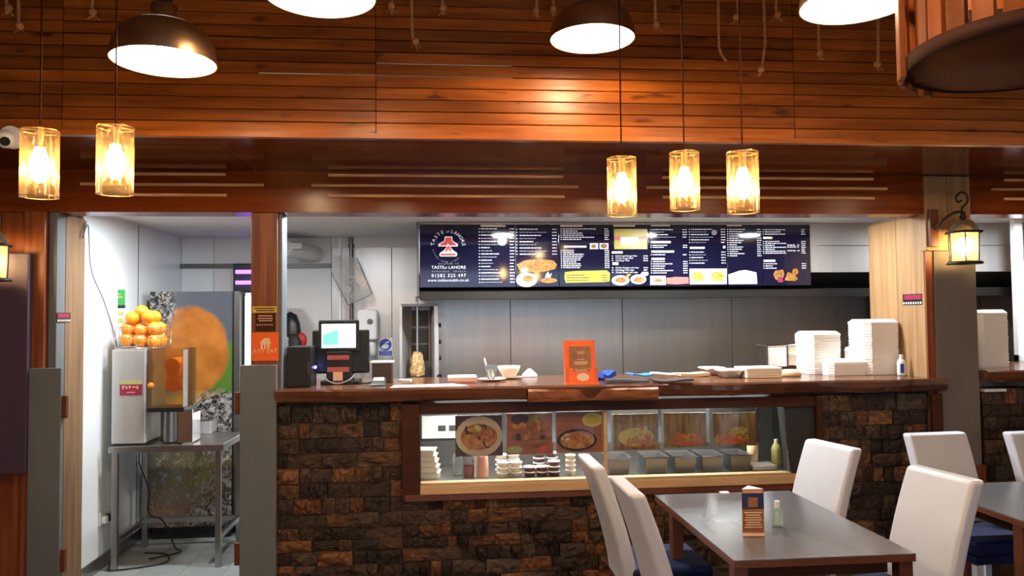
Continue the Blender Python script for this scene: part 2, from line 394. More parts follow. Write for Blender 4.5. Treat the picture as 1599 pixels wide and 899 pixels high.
# --- posts and pillars of the counter wall
x0, x1 = xw(393, py=450), xw(434, py=450)
setting('trim_2', MB().box(x0, x1, YW-.02, YW+.18, 0, ZH), 'post', .004)
setting('trim_3', MB().box(x1, x1+.022, YW+.02, YW+.18, 1.31, ZH), 'grey_paint', .002)
# left side of the doorway
xj = xw(88, py=600)
lw = setting('wall_front', MB().box(XL, xj-.06, YW+.02, YW+.2, 0, ZH), 'post')
nx = XL
while nx < xj-.20:
    MB().box(nx+.002, min(nx+.148, xj-.18), YW-.012, YW+.02, 0, ZH).build('wall_board', 'post', lw, bevel=.004); nx += .15
setting('trim_4', MB().box(xj-.18, xj-.055, YW-.05, YW+.02, 0, ZH), 'post', .005)
setting('trim_5', MB().box(xj-.05, xj, YW-.01, YW+.10, 0, ZH), 'grey_paint', .003)
jb = setting('trim_6', MB().box(xj-.05, xj+.004, YW+.10, YW+.36, 0, ZH), 'jamb_wood', .003)
# purple panel on the left wall
pp = at(45, 395, YW-.1); pq = at(-60, 742, YW-.1)
setting('trim_7', MB().box(-3.4, pp.x, YW-.10, YW-.014, pq.z, pp.z), 'purple', .006)
# --- right pillar
XP = 3.40; xpr = xw(1525, py=600)
pil = setting('wall_pillar', MB().box(XP, xpr, YW+.02, 5.78, 0, ZH+.02), 'pale_wood')
for i, (ya, yb) in enumerate(((YW+.0, 5.42), (5.425, 5.79))):
    MB().box(XP-.022, XP, ya, yb, 1.30, ZH).build('board', 'pale_wood', pil, bevel=.003)
zg = at(1490, 392, YW).z
MB().box(XP+.035, xpr, YW-.03, YW+.02, .70, zg).build('panel', 'pillar_grey', pil, bevel=.003)
MB().box(XP+.035, xpr+.03, YW-.03, YW+.02, 0, .70).build('panel', 'post', pil, bevel=.003)
xm = xw(1472, py=330)
MB().box(XP-.03, xm, YW-.05, YW+.02, zg, ZB-.004).build('board', 'pale_wood', pil, bevel=.004)
MB().box(xm+.004, xw(1508, py=330), YW-.05, YW+.02, zg, ZB-.004).build('board', 'pale_wood', pil, bevel=.004)
MB().box(XP-.022, XP+.035, YW-.02, YW+.0, 1.30, zg).build('board', 'post', pil, bevel=.003)
# --- kitchen shell
XKL = -2.42; ZC = 2.53
kf = setting('floor.001', MB().box(XKL-.1, XR, YW+.2, YK+.1, -.1, -.004), 'grout')
tile = unit('tile', MB().box(-.1485, .1485, -.1485, .1485, -.008, 0), 'floor_tile')
for i in range(5):
    for j in range(8): piece(tile, kf, (XKL+.15+i*.3, YW+.35+j*.3-.15, 0), name='tile')
kc = setting('ceiling_kitchen', MB().box(XKL-.1, XR, YW+.18, YK+.1, ZC, ZC+.1), 'ceiling_white')
wl = setting('wall_kitchen_left', MB().box(XKL-.1, XKL-.008, YW+.36, YK+.1, 0, ZC), 'grey_wall')
ys_ = atx(215, 500, XKL).y
for ya, yb in ((YW+.36, ys_), (ys_, YK)):
    MB().box(XKL-.008, XKL, ya+.003, yb-.003, .10, ZC).build('panel', 'white_panel', wl)
MB().box(XKL-.008, XKL+.003, ys_-.006, ys_+.006, .10, ZC).build('joint_strip', 'grey_paint', wl)
MB().box(XKL-.008, XKL+.012, YW+.36, YK, 0, .10).build('skirting', 'steel_bench', wl)
wk = setting('wall_back', MB().box(XKL-.1, XR, YK, YK+.1, 0, ZC), 'grey_wall')
for xa, xb in ((283, 334), (334, 518)):
    MB().box(xw(xa, YK)+.003, xw(xb, YK)-.003, YK-.01, YK, .1, ZC).build('panel', 'white_paint' if xa > 300 else 'white_panel', wk)
zs = at(600, 386, YK-.07).z
cutx = [518, 612, 797, 972, 1143, 1308, 1450]
for a, b_ in zip(cutx[:-1], cutx[1:]):
    MB().box(xw(a, YK-.07)+.002, xw(b_, YK-.07)-.002, YK-.07, YK, .9, zs).build('steel_sheet', 'steel', wk, bevel=.002)
MB().box(xw(1450, YK-.07), XR, YK-.07, YK, .9, zs).build('steel_sheet', 'steel', wk)
MB().box(xw(518, YK-.07), XR, YK-.085, YK, zs, ZC).build('cornice', 'white_paint', wk)
z_ = at(480, 415, YK).z
MB().box(XKL, xw(518, YK), YK-.05, YK, z_-.02, z_+.02).build('rail', 'gantry', wk)
MB().box(xw(440, YK), xw(486, YK), YK-.5, YK-.02, z_+.12, z_+.17).build('duct', 'grey_wall', wk)
MB().cyl((xw(455, YK-.2), YK-.45, z_+.13), (xw(490, YK-.2), YK-.05, z_+.11), .07).build('duct', 'ceiling_white', wk)
# wall end on the far left of the serving hatch, seen beside the post
# ================================================================== COUNTER
ZT = 1.312
XC0, XC1 = xw(433), XP-.01
xa_, xb_ = xw(627), xw(655); xc_, xd_ = xw(1272, py=700), xw(1281, py=700)
zs0 = at(800, 771, YW).z; zs1 = at(655, 757, YW-.02).z; zwt = at(655, 646, YW).z; zwh = at(655, 628, YW).z
ctr = thing('service_counter', 'long service counter faced with dark split stone under the wooden worktop', 'counter', ((XC0+XC1)/2, YW+.2, 0))
MB().box(XC0, xb_, YW+.028, YW+.13, 0, 1.205).box(xd_, XP-.03, YW+.028, YW+.13, 0, 1.225).box(xb_, xd_, YW+.028, YW+.13, 0, zs0).build('core', 'black_matt', ctr)
def stonemesh(k):
    rnd = random.Random(100+k); nx, nz = 6, 3; mb = MB(); P_ = []
    for j in range(nz+1):
        for i in range(nx+1):
            x = -.5+i/nx; zz = -.5+j/nz; edge = (i in (0, nx)) or (j in (0, nz))
            y = -.5 - (rnd.uniform(-.10, .25) if edge else rnd.uniform(.1, .75))
            if not edge: x += rnd.uniform(-.05, .05); zz += rnd.uniform(-.09, .09)
            P_.append((x, y, zz))
    F_ = [(j*(nx+1)+i, j*(nx+1)+i+1, (j+1)*(nx+1)+i+1, (j+1)*(nx+1)+i) for j in range(nz) for i in range(nx)]
    mb.add(P_, F_)
    rim = [i for i in range(nx+1)] + [j*(nx+1)+nx for j in range(1, nz+1)] + [nz*(nx+1)+i for i in range(nx-1, -1, -1)] + [j*(nx+1) for j in range(nz-1, 0, -1)]
    n = len(rim); vs = [P_[i] for i in rim] + [(P_[i][0], .5, P_[i][2]) for i in rim]
    mb.add(vs, [(i, n+i, n+(i+1) % n, (i+1) % n) for i in range(n)])
    return unit('stone', mb, 'stone')
SM = [stonemesh(k) for k in range(14)]
def stones(parent, rects, ztop, seed):
    rnd = random.Random(seed); z = 0
    while z < ztop-.03:
        h = min(rnd.choice((.075, .085, .095, .10)), ztop-z)
        if ztop-z-h < .05: h = ztop-z
        spans = [(a, b) for a, b, z0, z1 in rects if z+h/2 > z0 and z+h/2 < z1]
        for a, b in spans:
            x = a
            while x < b-.01:
                w = rnd.choice((.07, .09, .11, .14, .17, .22))
                if b-x-w < .07: w = b-x
                d = rnd.choice((.02, .03, .03, .04, .05))
                piece(rnd.choice(SM), parent, (x+w/2, YW+.03-d*.5, z+h/2), ((w-.003)*rnd.choice((-1, 1)), d, (h-.003)), 'stone')
                x += w
        z += h
stones(ctr, [(XC0, xa_, 0, 2), (xa_, xd_, 0, zs0), (xd_, XP-.03, 0, 2)], 1.205, 3)
MB().box(XP-.045, XP+.03, YW-.09, YW-.053, 0, 1.205).build('end_post', 'dark_wood', ctr, bevel=.004)
# worktop: three live-edge slabs
top = thing('counter_worktop', 'dark live-edge wooden worktop running along the whole serving hatch', 'worktop', ((XC0+XC1)/2, YW+.3, 1.2))
def slab(x0, x1, yf, yb, z0, z1, m, seed, amp=.012, edge=.03):
    rnd = random.Random(seed); n = max(8, int((x1-x0)/.05)); mb = MB(); vs = []; ph = [rnd.uniform(0, 6) for _ in range(4)]
    for i in range(n+1):
        x = x0+(x1-x0)*i/n
        w = amp*(math.sin(x*5+ph[0])+.6*math.sin(x*11+ph[1])+.4*math.sin(x*23+ph[2])) + rnd.uniform(-.003, .003)
        b = .006*math.sin(x*7+ph[3])+rnd.uniform(-.003, .003)
        vs += [(x, yb, z1), (x, yf+w+.012, z1), (x, yf+w, z1-.012+b*.3), (x, yf+w+edge*.3, (z0+z1)/2+b), (x, yf+w+edge, z0+.008+b), (x, yf+w+edge+.02, z0), (x, yb, z0)]
    k = 7
    fs = [(i*k+j, i*k+(j+1) % k, (i+1)*k+(j+1) % k, (i+1)*k+j) for i in range(n) for j in range(k)]
    fs += [tuple(range(k-1, -1, -1)), tuple(n*k+j for j in range(k))]
    mb.add(vs, fs); return mb.build('slab', m, top)
xs1, xs2 = xw(820, 5.0), xw(1026, 5.0)
slab(XC0+.005, xs1-.002, 4.985, 5.86, 1.222, ZT, 'slab', 1)
o = slab(xs1, xs2, 4.975, 5.86, 1.218, ZT, 'slab', 2)
slab(xs2+.002, XP+.06, 4.985, 5.86, 1.222, ZT-.002, 'slab', 3)
o = slab(xs1+.01, xs2-.01, 4.955, 5.02, 1.205, ZT-.022, 'bark', 5, .014, .02)
# ---------------- display case under the worktop
xg = xw(1232, py=690)
case = thing('food_display_case', 'glazed food display case set into the stone counter front', 'display case', ((xb_+xc_)/2, YW, zs0))
MB().box(xa_, xb_, YW-.045, YW+.12, zs0-.02, 1.203).build('frame_upright', 'dark_wood', case, bevel=.004)
MB().box(xc_, xd_+.0, YW-.045, YW+.12, zs0, 1.203).build('frame_upright', 'dark_wood', case, bevel=.004)
MB().box(xb_, xc_, YW-.03, YW+.12, zwt, 1.203).build('top_rail', 'dark_wood', case, bevel=.004)
MB().box(xa_+.02, xd_, YW-.05, YW+.12, zs0-.02, zs1-.058).build('bottom_rail', 'table_edge', case, bevel=.004)
MB().box(xb_, xc_-.04, YW-.06, YW+.10, zs1-.058, zs1).build('sill', 'sill', case, bevel=.005)
xmid = xw(946, py=700)
for a, b_ in ((xb_, xmid-.012), (xmid+.012, xg)):
    MB().box(a, b_, YW+.02, YW+.026, zs1, zwt).build('glass_pane', 'pane', case)
MB().box(xmid-.012, xmid+.012, YW+.005, YW+.035, zs1, zwt).build('mullion', 'sill', case, bevel=.002)
MB().prism([(xg-.03, zwt), (xc_, zwt), (xc_, zs1-.05), (xg+.02, zs1-.05)], YW+.0, YW+.11).build('side_panel', 'black_matt', case)
YD = YW+.72
MB().box(xa_, xd_, YD, YD+.03, zs0, 1.22).build('back_panel', 'gantry', case)
MB().box(xa_, xd_, YW+.13, YD, zs1-.04, zs1-.012).build('shelf', 'steel_bench', case)
MB().box(xa_, xa_+.02, YW+.13, YD, zs1-.06, 1.22).box(xd_-.02, xd_, YW+.13, YD, zs1-.06, 1.22).build('side_wall', 'steel_dark', case)
ZSH = zs1-.012
for p_ in (662, 738, 863, 944, 1032, 1108):
    pass
# steel hanging strips between the food pictures
for px in (787, 865, 942, 951, 1030, 1105, 1183):
    xx = xw(px, YW+.06, 690); zt_ = zwt+.01; zb_ = at(px, 690, YW+.06).z
    MB().box(xx-.012, xx+.012, YW+.05, YW+.056, zb_, zt_).build('hanging_strip', 'chrome', case)
zz = at(690, 648, YD-.02).z
MB().box(xw(658, YD), xw(712, YD), YD-.03, YD, at(690, 683, YD).z, at(690, 648, YD).z).build('back_vent', 'lid', case)
for px in (683, 700): MB().box(xw(px, YD), xw(px+12, YD), YD-.034, YD-.03, at(690, 672, YD).z, at(690, 663, YD).z).build('vent_slot', 'gantry', case)
# LED strip lamp inside the case
lp = MB().box(xb_+.1, xc_-.2, YW+.30, YW+.34, zwt+.02, zwt+.035).build('case_light', 'tube_light', case)
light('AREA', 'case_glow', (1.0-ORIG[case.name].x, YW+.32-ORIG[case.name].y, zwt+.015-ORIG[case.name].z), 24, (1, .93, .84), case, size=(2.2, .04))

# ================================================================== KITCHEN EQUIPMENT
# hood with the menu boards
YH = 6.2
hx0, hx1 = xw(655, YH), XR-.05
zh = at(960, 449, YH).z
hood = thing('extractor_hood', 'long stainless extractor hood behind the illuminated menu boards', 'extractor hood', ((hx0+hx1)/2, YH+.5, 1.9))
zr = at(1310, 425, YH).z
MB().box(hx0, hx1, YH, YH+.03, zr, ZC-.001).build('front_panel', 'steel', hood, bevel=.003)
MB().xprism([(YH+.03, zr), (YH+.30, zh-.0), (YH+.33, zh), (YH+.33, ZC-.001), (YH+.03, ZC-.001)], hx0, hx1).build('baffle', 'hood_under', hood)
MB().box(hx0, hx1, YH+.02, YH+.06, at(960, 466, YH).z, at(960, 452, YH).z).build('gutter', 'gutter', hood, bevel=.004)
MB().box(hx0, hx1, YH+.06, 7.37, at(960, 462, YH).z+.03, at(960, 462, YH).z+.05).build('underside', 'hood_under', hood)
MB().box(hx0-.02, hx0, YH, 7.37, zh-.06, ZC-.001).build('end_panel', 'steel_dark', hood)
zb_ = at(1310, 383, YH).z
MB().box(xw(1266, YH), hx1, YH-.004, YH, zb_-.004, zb_+.001).build('seam', 'chrome', hood)
# menu board
YM = YH-.03
mX0, mX1 = xw(655, YM, 400), xw(1266, YM, 400); mZ1 = at(960, 350.5, YM).z; mZ0 = at(960, 447, YM).z
def mx_(px): return mX0+(px-655)/611*(mX1-mX0)
def mz_(py): return mZ1-(py-350)/98*(mZ1-mZ0)
menu = thing('menu_board', 'long dark blue menu board with food photos above the steel cooking wall', 'menu board', ((mX0+mX1)/2, YM, mZ0))
U = (mX1-mX0)/611
edges = [655, 800, 866, 946, 1007, 1069, 1130, 1188, 1266]
pan = []
for a, b_ in zip(edges[:-1], edges[1:]):
    pan.append(MB().box(mx_(a)+.0015, mx_(b_)-.0015, YM, YM+.02, mZ0, mZ1).build('panel', 'navy', menu, bevel=.002))
def bars(mb, px0, px1, py, h, rnd, bold=False):
    """illegible small print: strokes of word length"""
    x = px0
    while x < px1-.8:
        w = min(rnd.uniform(2.0, 6.0), px1-x)
        mb.box(mx_(x), mx_(x+w), YM-.0012, YM-.0004, mz_(py+h/2), mz_(py-h/2)); x += w+.9
def rows(k, col_l, col_r, y0, y1, step, rnd, frac=(.45, .8), num=True, price=True, pw=7, off=3.5):
    w = MB(); g = MB(); y = y0; i = 0
    while y <= y1:
        f = rnd.uniform(*frac)
        if num: bars(w, col_l, col_l+1.8, y, 1.3, rnd)
        bars(w if i % 2 == 0 or step < 4 else g, col_l+off, col_l+off+(col_r-col_l-off-pw)*f, y, 1.5 if (i % 2 == 0 or step < 4) else 1.0, rnd)
        if price: bars(w, col_r-pw, col_r, y, 1.4, rnd)
        y += step; i += 1
    w.build('lettering', 'print_white', pan[k])
    if g.v: g.build('lettering', 'print_grey', pan[k])
rnd = random.Random(5)
# panel 0: emblem, name, phone number, web address, first list
cx, cz = mx_(698), mz_(385); yk = YM-.0006
em = MB(); R_ = 21.5*U
for s_, a0, a1, R, sz in (('TASTE', 170, 112, 21.3*U, 7.2*U), ('LAHORE', 75, 8, 21.3*U, 7.2*U)):
    for i, ch in enumerate(s_):
        t = math.radians(a0+(a1-a0)*(i/(len(s_)-1))); em.text(ch, sz, cx+R*math.cos(t), yk, cz+R*math.sin(t), 'CENTER', t-math.pi/2)
em.text('of', 4.6*U, cx-.4*U, yk, cz+21.5*U, 'CENTER', .12)
s_ = 'ESTABLISHED SINCE 2001'
em2 = MB()
for i, ch in enumerate(s_):
    t = math.radians(192+(348-192)*(i/(len(s_)-1)))
    if ch != ' ' and i < 18: em2.text(ch, 3.0*U, cx+24*U*math.cos(t), yk, cz+24*U*math.sin(t), 'CENTER', t+math.pi/2)
em.text('TASTE   LAHORE', 6.3*U, mx_(698.5), yk, mz_(419), spacing=1.02, squash=1.08); em.text('of', 4.8*U, mx_(694.2), yk, mz_(419), ang=.15)
em.text('01582 325 497', 7.0*U, mx_(698.5), yk, mz_(432), spacing=1.22); em.text('www.toldunstable.co.uk', 6.0*U, mx_(698), yk, mz_(438.8), squash=1.06)
em2.text('WELCOME TO', 3.2*U, mx_(698), yk, mz_(412.5), spacing=1.7); em2.text('DUNSTABLE   BRANCH', 3.0*U, mx_(698.5), yk, mz_(424.2), spacing=1.75)
em.build('lettering', 'print_white', pan[0]); em2.build('lettering', 'print_grey', pan[0])
def ep(pts, y=yk): return [(cx+a*U, cz+b*U) for a, b in pts]
hat = [(-5, 15.5), (6, 15.5), (6.8, 9), (14.5, 4), (14.5, .5), (-14.5, .5), (-14.5, 4), (-6, 9)]
base = [(-2, .5), (2.5, .5), (7, -5), (13, -9), (13.5, -12), (12, -14.5), (-12, -14.5), (-13.5, -12), (-12, -9), (-6, -5)]
emb = MB().prism(ep(hat), yk-.0006, yk).prism(ep(base), yk-.0006, yk).build('emblem', 'print_white', pan[0])
def sh(p, k, c): return [(c[0]+(a-c[0])*k, c[1]+(b-c[1])*k) for a, b in p]
MB().prism(ep([(-4, 14.2), (5, 14.2), (5.8, 8.4), (12, 3.8), (12, 2), (2, 2), (-1, 6), (-1.5, 2), (-12.5, 2), (-12, 3.8), (-5, 8.4)]), yk-.0014, yk-.0008).prism(
    ep([(-1, 1), (1.5, 1), (5, -5), (2, -8.5), (-2, -8.5), (-5, -6)]), yk-.0014, yk-.0008).prism(ep([(-11.3, -10.2), (11.3, -10.2), (11.5, -11.5), (10.8, -13), (-10.8, -13), (-11.5, -11.5)]), yk-.0014, yk-.0008).build('emblem_fill', 'print_red', pan[0])
MB().prism(ep([(-2.4, -8.6), (-1.2, -4), (0, -7), (.6, -2.5), (1.8, -6), (2.6, -8.6)]), yk-.002, yk-.0015).build('flame', 'print_white', pan[0])
rows(0, 744, 798, 357, 444, 4.9, rnd, (.3, .75)); MB().box(mx_(747), mx_(785), yk-.0004, yk, mz_(353.8), mz_(350.8)).build('heading', 'print_cream', pan[0])
MB().disc(mx_(779.5), yk-.0016, mz_(376), 7*U).build('seal', 'print_cream', pan[0])
# panel 1
for py, s_ in ((358, 'Large Lamb Tikka'), (368, 'Rice with chips and Donner'), (387.5, 'Tandoori Wings 5 Pieces with chips')):
    pass
rows(1, 801, 863, 357.5, 397, 4.9, rnd, (.4, .85), off=5)
MB().prism([(mx_(a), mz_(b)) for a, b in ((801, 413), (815, 406), (838, 404), (858, 407), (863, 413), (860, 420), (845, 424), (820, 425), (806, 422))], yk-.0008, yk).build('food_photo', 'fries', pan[1])
MB().disc(mx_(816), yk-.0012, mz_(437), 16*U, sz=.68).disc(mx_(813), yk-.0014, mz_(421.5), 5.5*U, sz=.6).build('plate_print', 'print_white', pan[1])
MB().disc(mx_(818), yk-.0024, mz_(435), 8*U, sz=.62).disc(mx_(850), yk-.0024, mz_(438), 13*U, sz=.3).build('food_photo', 'food', pan[1])
MB().prism([(mx_(a), mz_(b)) for a, b in ((844, 434), (846, 427), (850, 424), (851, 429), (855, 426), (853, 434))], yk-.003, yk-.0026).build('steam_print', 'print_grey', pan[1])
# panel 2
rows(2, 869, 944, 357, 375, 3.3, rnd, (.35, .8)); rows(2, 869, 944, 391, 419, 3.0, rnd, (.25, .5))
MB().box(mx_(869), mx_(903), yk-.0004, yk, mz_(353.6), mz_(350.8)).box(mx_(874), mx_(909), yk-.0004, yk, mz_(386.5), mz_(383.5)).build('heading', 'print_cream', pan[2])
MB().box(mx_(914), mx_(927), yk-.0004, yk, mz_(389), mz_(379.5)).box(mx_(929), mx_(943), yk-.0004, yk, mz_(389), mz_(379.5)).build('plate_print', 'print_white', pan[2])
MB().disc(mx_(920), yk-.0014, mz_(384.5), 4*U, sz=.7).disc(mx_(936), yk-.0014, mz_(384), 5*U, sz=.7).build('food_photo', 'food', pan[2])
MB().prism([(mx_(a), mz_(b)) for a, b in ((875, 425), (890, 423.5), (940, 422.6), (945, 427), (944, 440), (936, 441), (876, 442), (874, 434))], yk-.0008, yk).build('banner', 'print_yellow', pan[2])
g_ = MB(); [bars(g_, 878, 910+rnd.uniform(-8, 12), y, 1.2, rnd) or bars(g_, 933, 941, y, 1.2, rnd) for y in (430, 434, 438)]
for v in g_.v: v.y -= .001
g_.build('lettering', 'navy_flat', pan[2])
# panel 3
MB().box(mx_(952), mx_(1004), yk-.0006, yk, mz_(389), mz_(357)).build('banner', 'print_yellow', pan[3])
MB().box(mx_(962), mx_(990), yk-.0014, yk-.0008, mz_(383), mz_(370)).build('plate_print', 'print_white', pan[3])
MB().box(mx_(990), mx_(1004), yk-.0014, yk-.0008, mz_(373), mz_(368.5)).box(mx_(952), mx_(962), yk-.0014, yk-.0008, mz_(375), mz_(368.5)).build('banner', 'print_pink', pan[3])
MB().box(mx_(951), mx_(985), yk-.0004, yk, mz_(353.2), mz_(350.8)).box(mx_(948), mx_(965), yk-.0004, yk, mz_(396), mz_(392.4)).box(mx_(949), mx_(958), yk-.0004, yk, mz_(414), mz_(410)).build('heading', 'print_cream', pan[3])
t_ = MB()
for py, s_ in ((400, 'Grilled Lamb Burger Meal'), (403.6, 'Chicken Burger Meal'), (407.2, 'Veg Burger Meal'), (418.6, 'Chicken Nuggets with chips'), (422.3, 'Fish Burger with chips'), (426, 'Chicken Burger with chips')):
    t_.text(s_, 3.6*U, mx_(953.5), yk, mz_(py+1), 'LEFT', squash=.9); t_.box(mx_(948), mx_(950), yk, yk+.0004, mz_(py+.8), mz_(py-.8)); bars(t_, 997.5, 1004.5, py, 1.5, rnd)
t_.build('lettering', 'print_white', pan[3])
MB().disc(mx_(961), yk-.0008, mz_(438.5), 14*U, sz=.55).disc(mx_(989), yk-.0008, mz_(437), 12.5*U, sz=.6).disc(mx_(999), yk-.001, mz_(428.5), 6*U, sz=.55).build('plate_print', 'print_white', pan[3])
MB().disc(mx_(962), yk-.002, mz_(438), 9*U, sz=.5).disc(mx_(990), yk-.002, mz_(438), 9*U, sz=.5).prism([(mx_(a), mz_(b)) for a, b in ((966, 433), (974, 428), (978, 429), (972, 435))], yk-.002, yk-.0016).build('food_photo', 'food', pan[3])
# panel 4
rows(4, 1009, 1067, 358, 371, 4, rnd, (.4, .8)); rows(4, 1009, 1067, 383, 387, 3.2, rnd, (.3, .5)); rows(4, 1009, 1067, 398, 399, 3.2, rnd, (.4, .5)); rows(4, 1009, 1067, 409, 429, 3.6, rnd, (.35, .7))
MB().box(mx_(1010), mx_(1040), yk-.0004, yk, mz_(352.6), mz_(350.8)).box(mx_(1009.5), mx_(1041), yk-.0004, yk, mz_(379.6), mz_(376.2)).box(mx_(1010), mx_(1046), yk-.0004, yk, mz_(394.6), mz_(391.4)).box(mx_(1010), mx_(1031), yk-.0004, yk, mz_(406.4), mz_(403.2)).build('heading', 'print_cream', pan[4])
MB().box(mx_(1007.5), mx_(1032), yk-.0006, yk, mz_(446), mz_(431.5)).build('plate_print', 'print_white', pan[4])
MB().disc(mx_(1020), yk-.0016, mz_(439), 7*U, sz=.4).build('food_photo', 'food', pan[4])
MB().prism([(mx_(a), mz_(b)) for a, b in ((1033, 435), (1048, 433.5), (1068, 434), (1068.5, 444), (1050, 445.5), (1033, 444.5))], yk-.0008, yk).build('banner', 'print_pink', pan[4])
# panel 5
rows(5, 1070, 1128, 357.5, 379, 4.2, rnd, (.4, .8)); rows(5, 1070, 1128, 394, 412, 4.4, rnd, (.25, .6))
MB().box(mx_(1071), mx_(1095), yk-.0004, yk, mz_(388.8), mz_(385.5)).box(mx_(1124), mx_(1128), yk-.0004, yk, mz_(388), mz_(384)).build('heading', 'print_cream', pan[5])
MB().disc(mx_(1110.5), yk-.0014, mz_(362.5), 4.4*U).build('seal', 'print_grey', pan[5])
MB().box(mx_(1070), mx_(1129), yk-.0006, yk, mz_(445.5), mz_(420.5)).build('plate_print', 'print_white', pan[5])
MB().disc(mx_(1083), yk-.0016, mz_(433), 10*U, sz=.75).disc(mx_(1115), yk-.0016, mz_(433), 11*U, sz=.7).build('food_photo', 'food_green', pan[5])
# panel 6
rows(6, 1131, 1186, 357.5, 403, 3.55, rnd, (.25, .6))
MB().box(mx_(1131), mx_(1155), yk-.0004, yk, mz_(352.4), mz_(350.8)).build('heading', 'print_cream', pan[6])
MB().prism([(mx_(a), mz_(b)) for a, b in ((1132, 445.5), (1132, 430), (1150, 424), (1160, 423), (1177, 427), (1178, 445.5))], yk-.0006, yk).build('plate_print', 'print_white', pan[6])
MB().disc(mx_(1160), yk-.0016, mz_(437), 13*U, sz=.5).build('food_photo', 'ceramic', pan[6])
# panel 7
rows(7, 1188.5, 1258, 358, 366, 3.6, rnd, (.4, .8)); rows(7, 1188.5, 1258, 377, 396, 3.15, rnd, (.25, .6)); rows(7, 1188.5, 1258, 413, 421, 3.6, rnd, (.15, .35))
MB().box(mx_(1189), mx_(1204), yk-.0004, yk, mz_(373), mz_(369.4)).box(mx_(1189), mx_(1208), yk-.0004, yk, mz_(410), mz_(406.6)).build('heading', 'print_cream', pan[7])
g_ = MB(); [bars(g_, 1228, 1242, y, 1.6, rnd) or bars(g_, 1244, 1248, y, 1.4, rnd) for y in (383, 386, 392)]; g_.build('lettering', 'print_white', pan[7])
MB().prism([(mx_(a), mz_(b)) for a, b in ((1204, 430), (1208, 424), (1220, 422.5), (1222, 430), (1218, 441), (1208, 439))], yk-.0008, yk).prism([(mx_(a), mz_(b)) for a, b in ((1222, 440), (1228, 426), (1240, 431), (1244, 438), (1239, 441))], yk-.0008, yk).build('food_photo', 'fries', pan[7])
MB().disc(mx_(1240), yk-.0018, mz_(426), 5*U).build('food_photo', 'food', pan[7])
MB().prism([(mx_(a), mz_(b)) for a, b in ((1211, 443), (1212, 434), (1219, 434), (1220, 443))], yk-.0018, yk-.001).build('cup_print', 'crimson', pan[7])

# round ceiling downlights of the kitchen, hidden from the room by the header
for x, y, pw, lab in ((-.75, 5.46, .6, 'round kitchen downlight above the till'), (.56, 5.48, 1, 'round kitchen downlight above the cream bowl'), (1.87, 5.48, 1, 'round kitchen downlight above the foil trays'), (2.85, 5.48, .4, 'round kitchen downlight above the foam boxes'), (4.5, 5.46, .9, 'round kitchen downlight behind the second counter'), (-1.75, 5.46, .75, 'round downlight in the juice doorway')):
    t = thing('ceiling_downlight', lab, 'light', (x, y, ZC), 'kitchen downlights')
    MB().lathe((x, y, ZC-.03), [(.001, 0.004), (.095, .004), (.105, 0), (.115, .004), (.118, .029), (.001, .029)], 28).build('housing', 'white_paint', t)
    MB().lathe((x, y, ZC-.034), [(.001, 0), (.09, 0), (.095, .006), (.001, .006)], 28).build('diffuser', 'tube_light', t)
    l_ = light('AREA', 'downlight_glow', (0, 0, -.036), P_KIT*pw, COOL, t, size=(.18, .18)); l_.data.shape = 'DISK'
def atd(px, py, k): return CAM + ray(px, py)*k                       # real point at distance k along the view axis
def pxbox(mb, x0, y0, x1, y1, Y, d, M=None):                           # box whose front face spans those pixels at depth Y, d deep
    a = at((x0+x1)/2, y1, Y); b = at((x0+x1)/2, y0, Y); l = at(x0, (y0+y1)/2, Y).x; r = at(x1, (y0+y1)/2, Y).x
    return mb.box(l, r, Y, Y+d, a.z, b.z)
# ---------------- juice corner seen through the doorway
tx0, tx1, ty0, ty1, tz = -2.345, -1.555, 5.70, 6.32, .872
jt = thing('prep_table', 'stainless steel prep table with open legs in the doorway', 'table', ((tx0+tx1)/2, 6.0, 0))
MB().box(tx0, tx1, ty0, ty1, tz-.045, tz).build('table_top', 'steel_bench', jt, bevel=.004)
for x in (tx0+.04, tx1-.04):
    for y in (ty0+.03, ty1-.03): MB().box(x-.019, x+.019, y-.019, y+.019, 0, tz-.045).build('leg', 'steel_bench', jt, bevel=.002)
for x in (tx0+.04, tx1-.04): MB().box(x-.014, x+.014, ty0+.05, ty1-.05, .19, .225).build('rail', 'steel_bench', jt)
MB().box(tx0+.06, tx1-.06, ty1-.045, ty1-.015, .19, .225).build('rail', 'steel_bench', jt)
jy = 5.74
jx0, jx1, jx2 = xw(178, jy, 620), xw(228, jy, 620), xw(287, jy, 620); jz1 = at(200, 545, jy).z; jzc = at(250, 636, jy).z
ju = thing('orange_juicer', 'upright stainless orange juicer with a clear squeezing window and fruit basket', 'juicer', ((jx0+jx2)/2, jy+.15, tz))
MB().box(jx0-.02, jx1, jy, jy+.36, tz+.012, jz1).build('body', 'steel', ju, bevel=.012)
MB().box(jx0-.01, jx1+.02, jy+.01, jy+.34, tz, tz+.012).build('base', 'black', ju)
MB().box(jx1+.002, jx1+.03, jy+.02, jy+.30, jzc-.02, jz1-.005).build('back_plate', 'steel_bench', ju)
cv = MB(); cv.box(jx1+.03, jx2, jy-.02, jy-.014, jzc, jz1).box(jx2-.006, jx2, jy-.014, jy+.28, jzc, jz1).box(jx1+.03, jx2, jy-.014, jy+.28, jz1-.006, jz1)
cv.build('window', 'cover', ju)
MB().xprism([(jy-.03, jzc-.03), (jy+.28, jzc-.05), (jy+.28, jzc-.01), (jy-.03, jzc)], jx1+.02, jx2+.01).build('drip_tray', 'black', ju)
MB().cyl(((jx1+jx2)/2, jy+.14, tz+.01), ((jx1+jx2)/2, jy+.14, jzc-.04), .075, n=20).build('juice_column', 'steel_bench', ju)
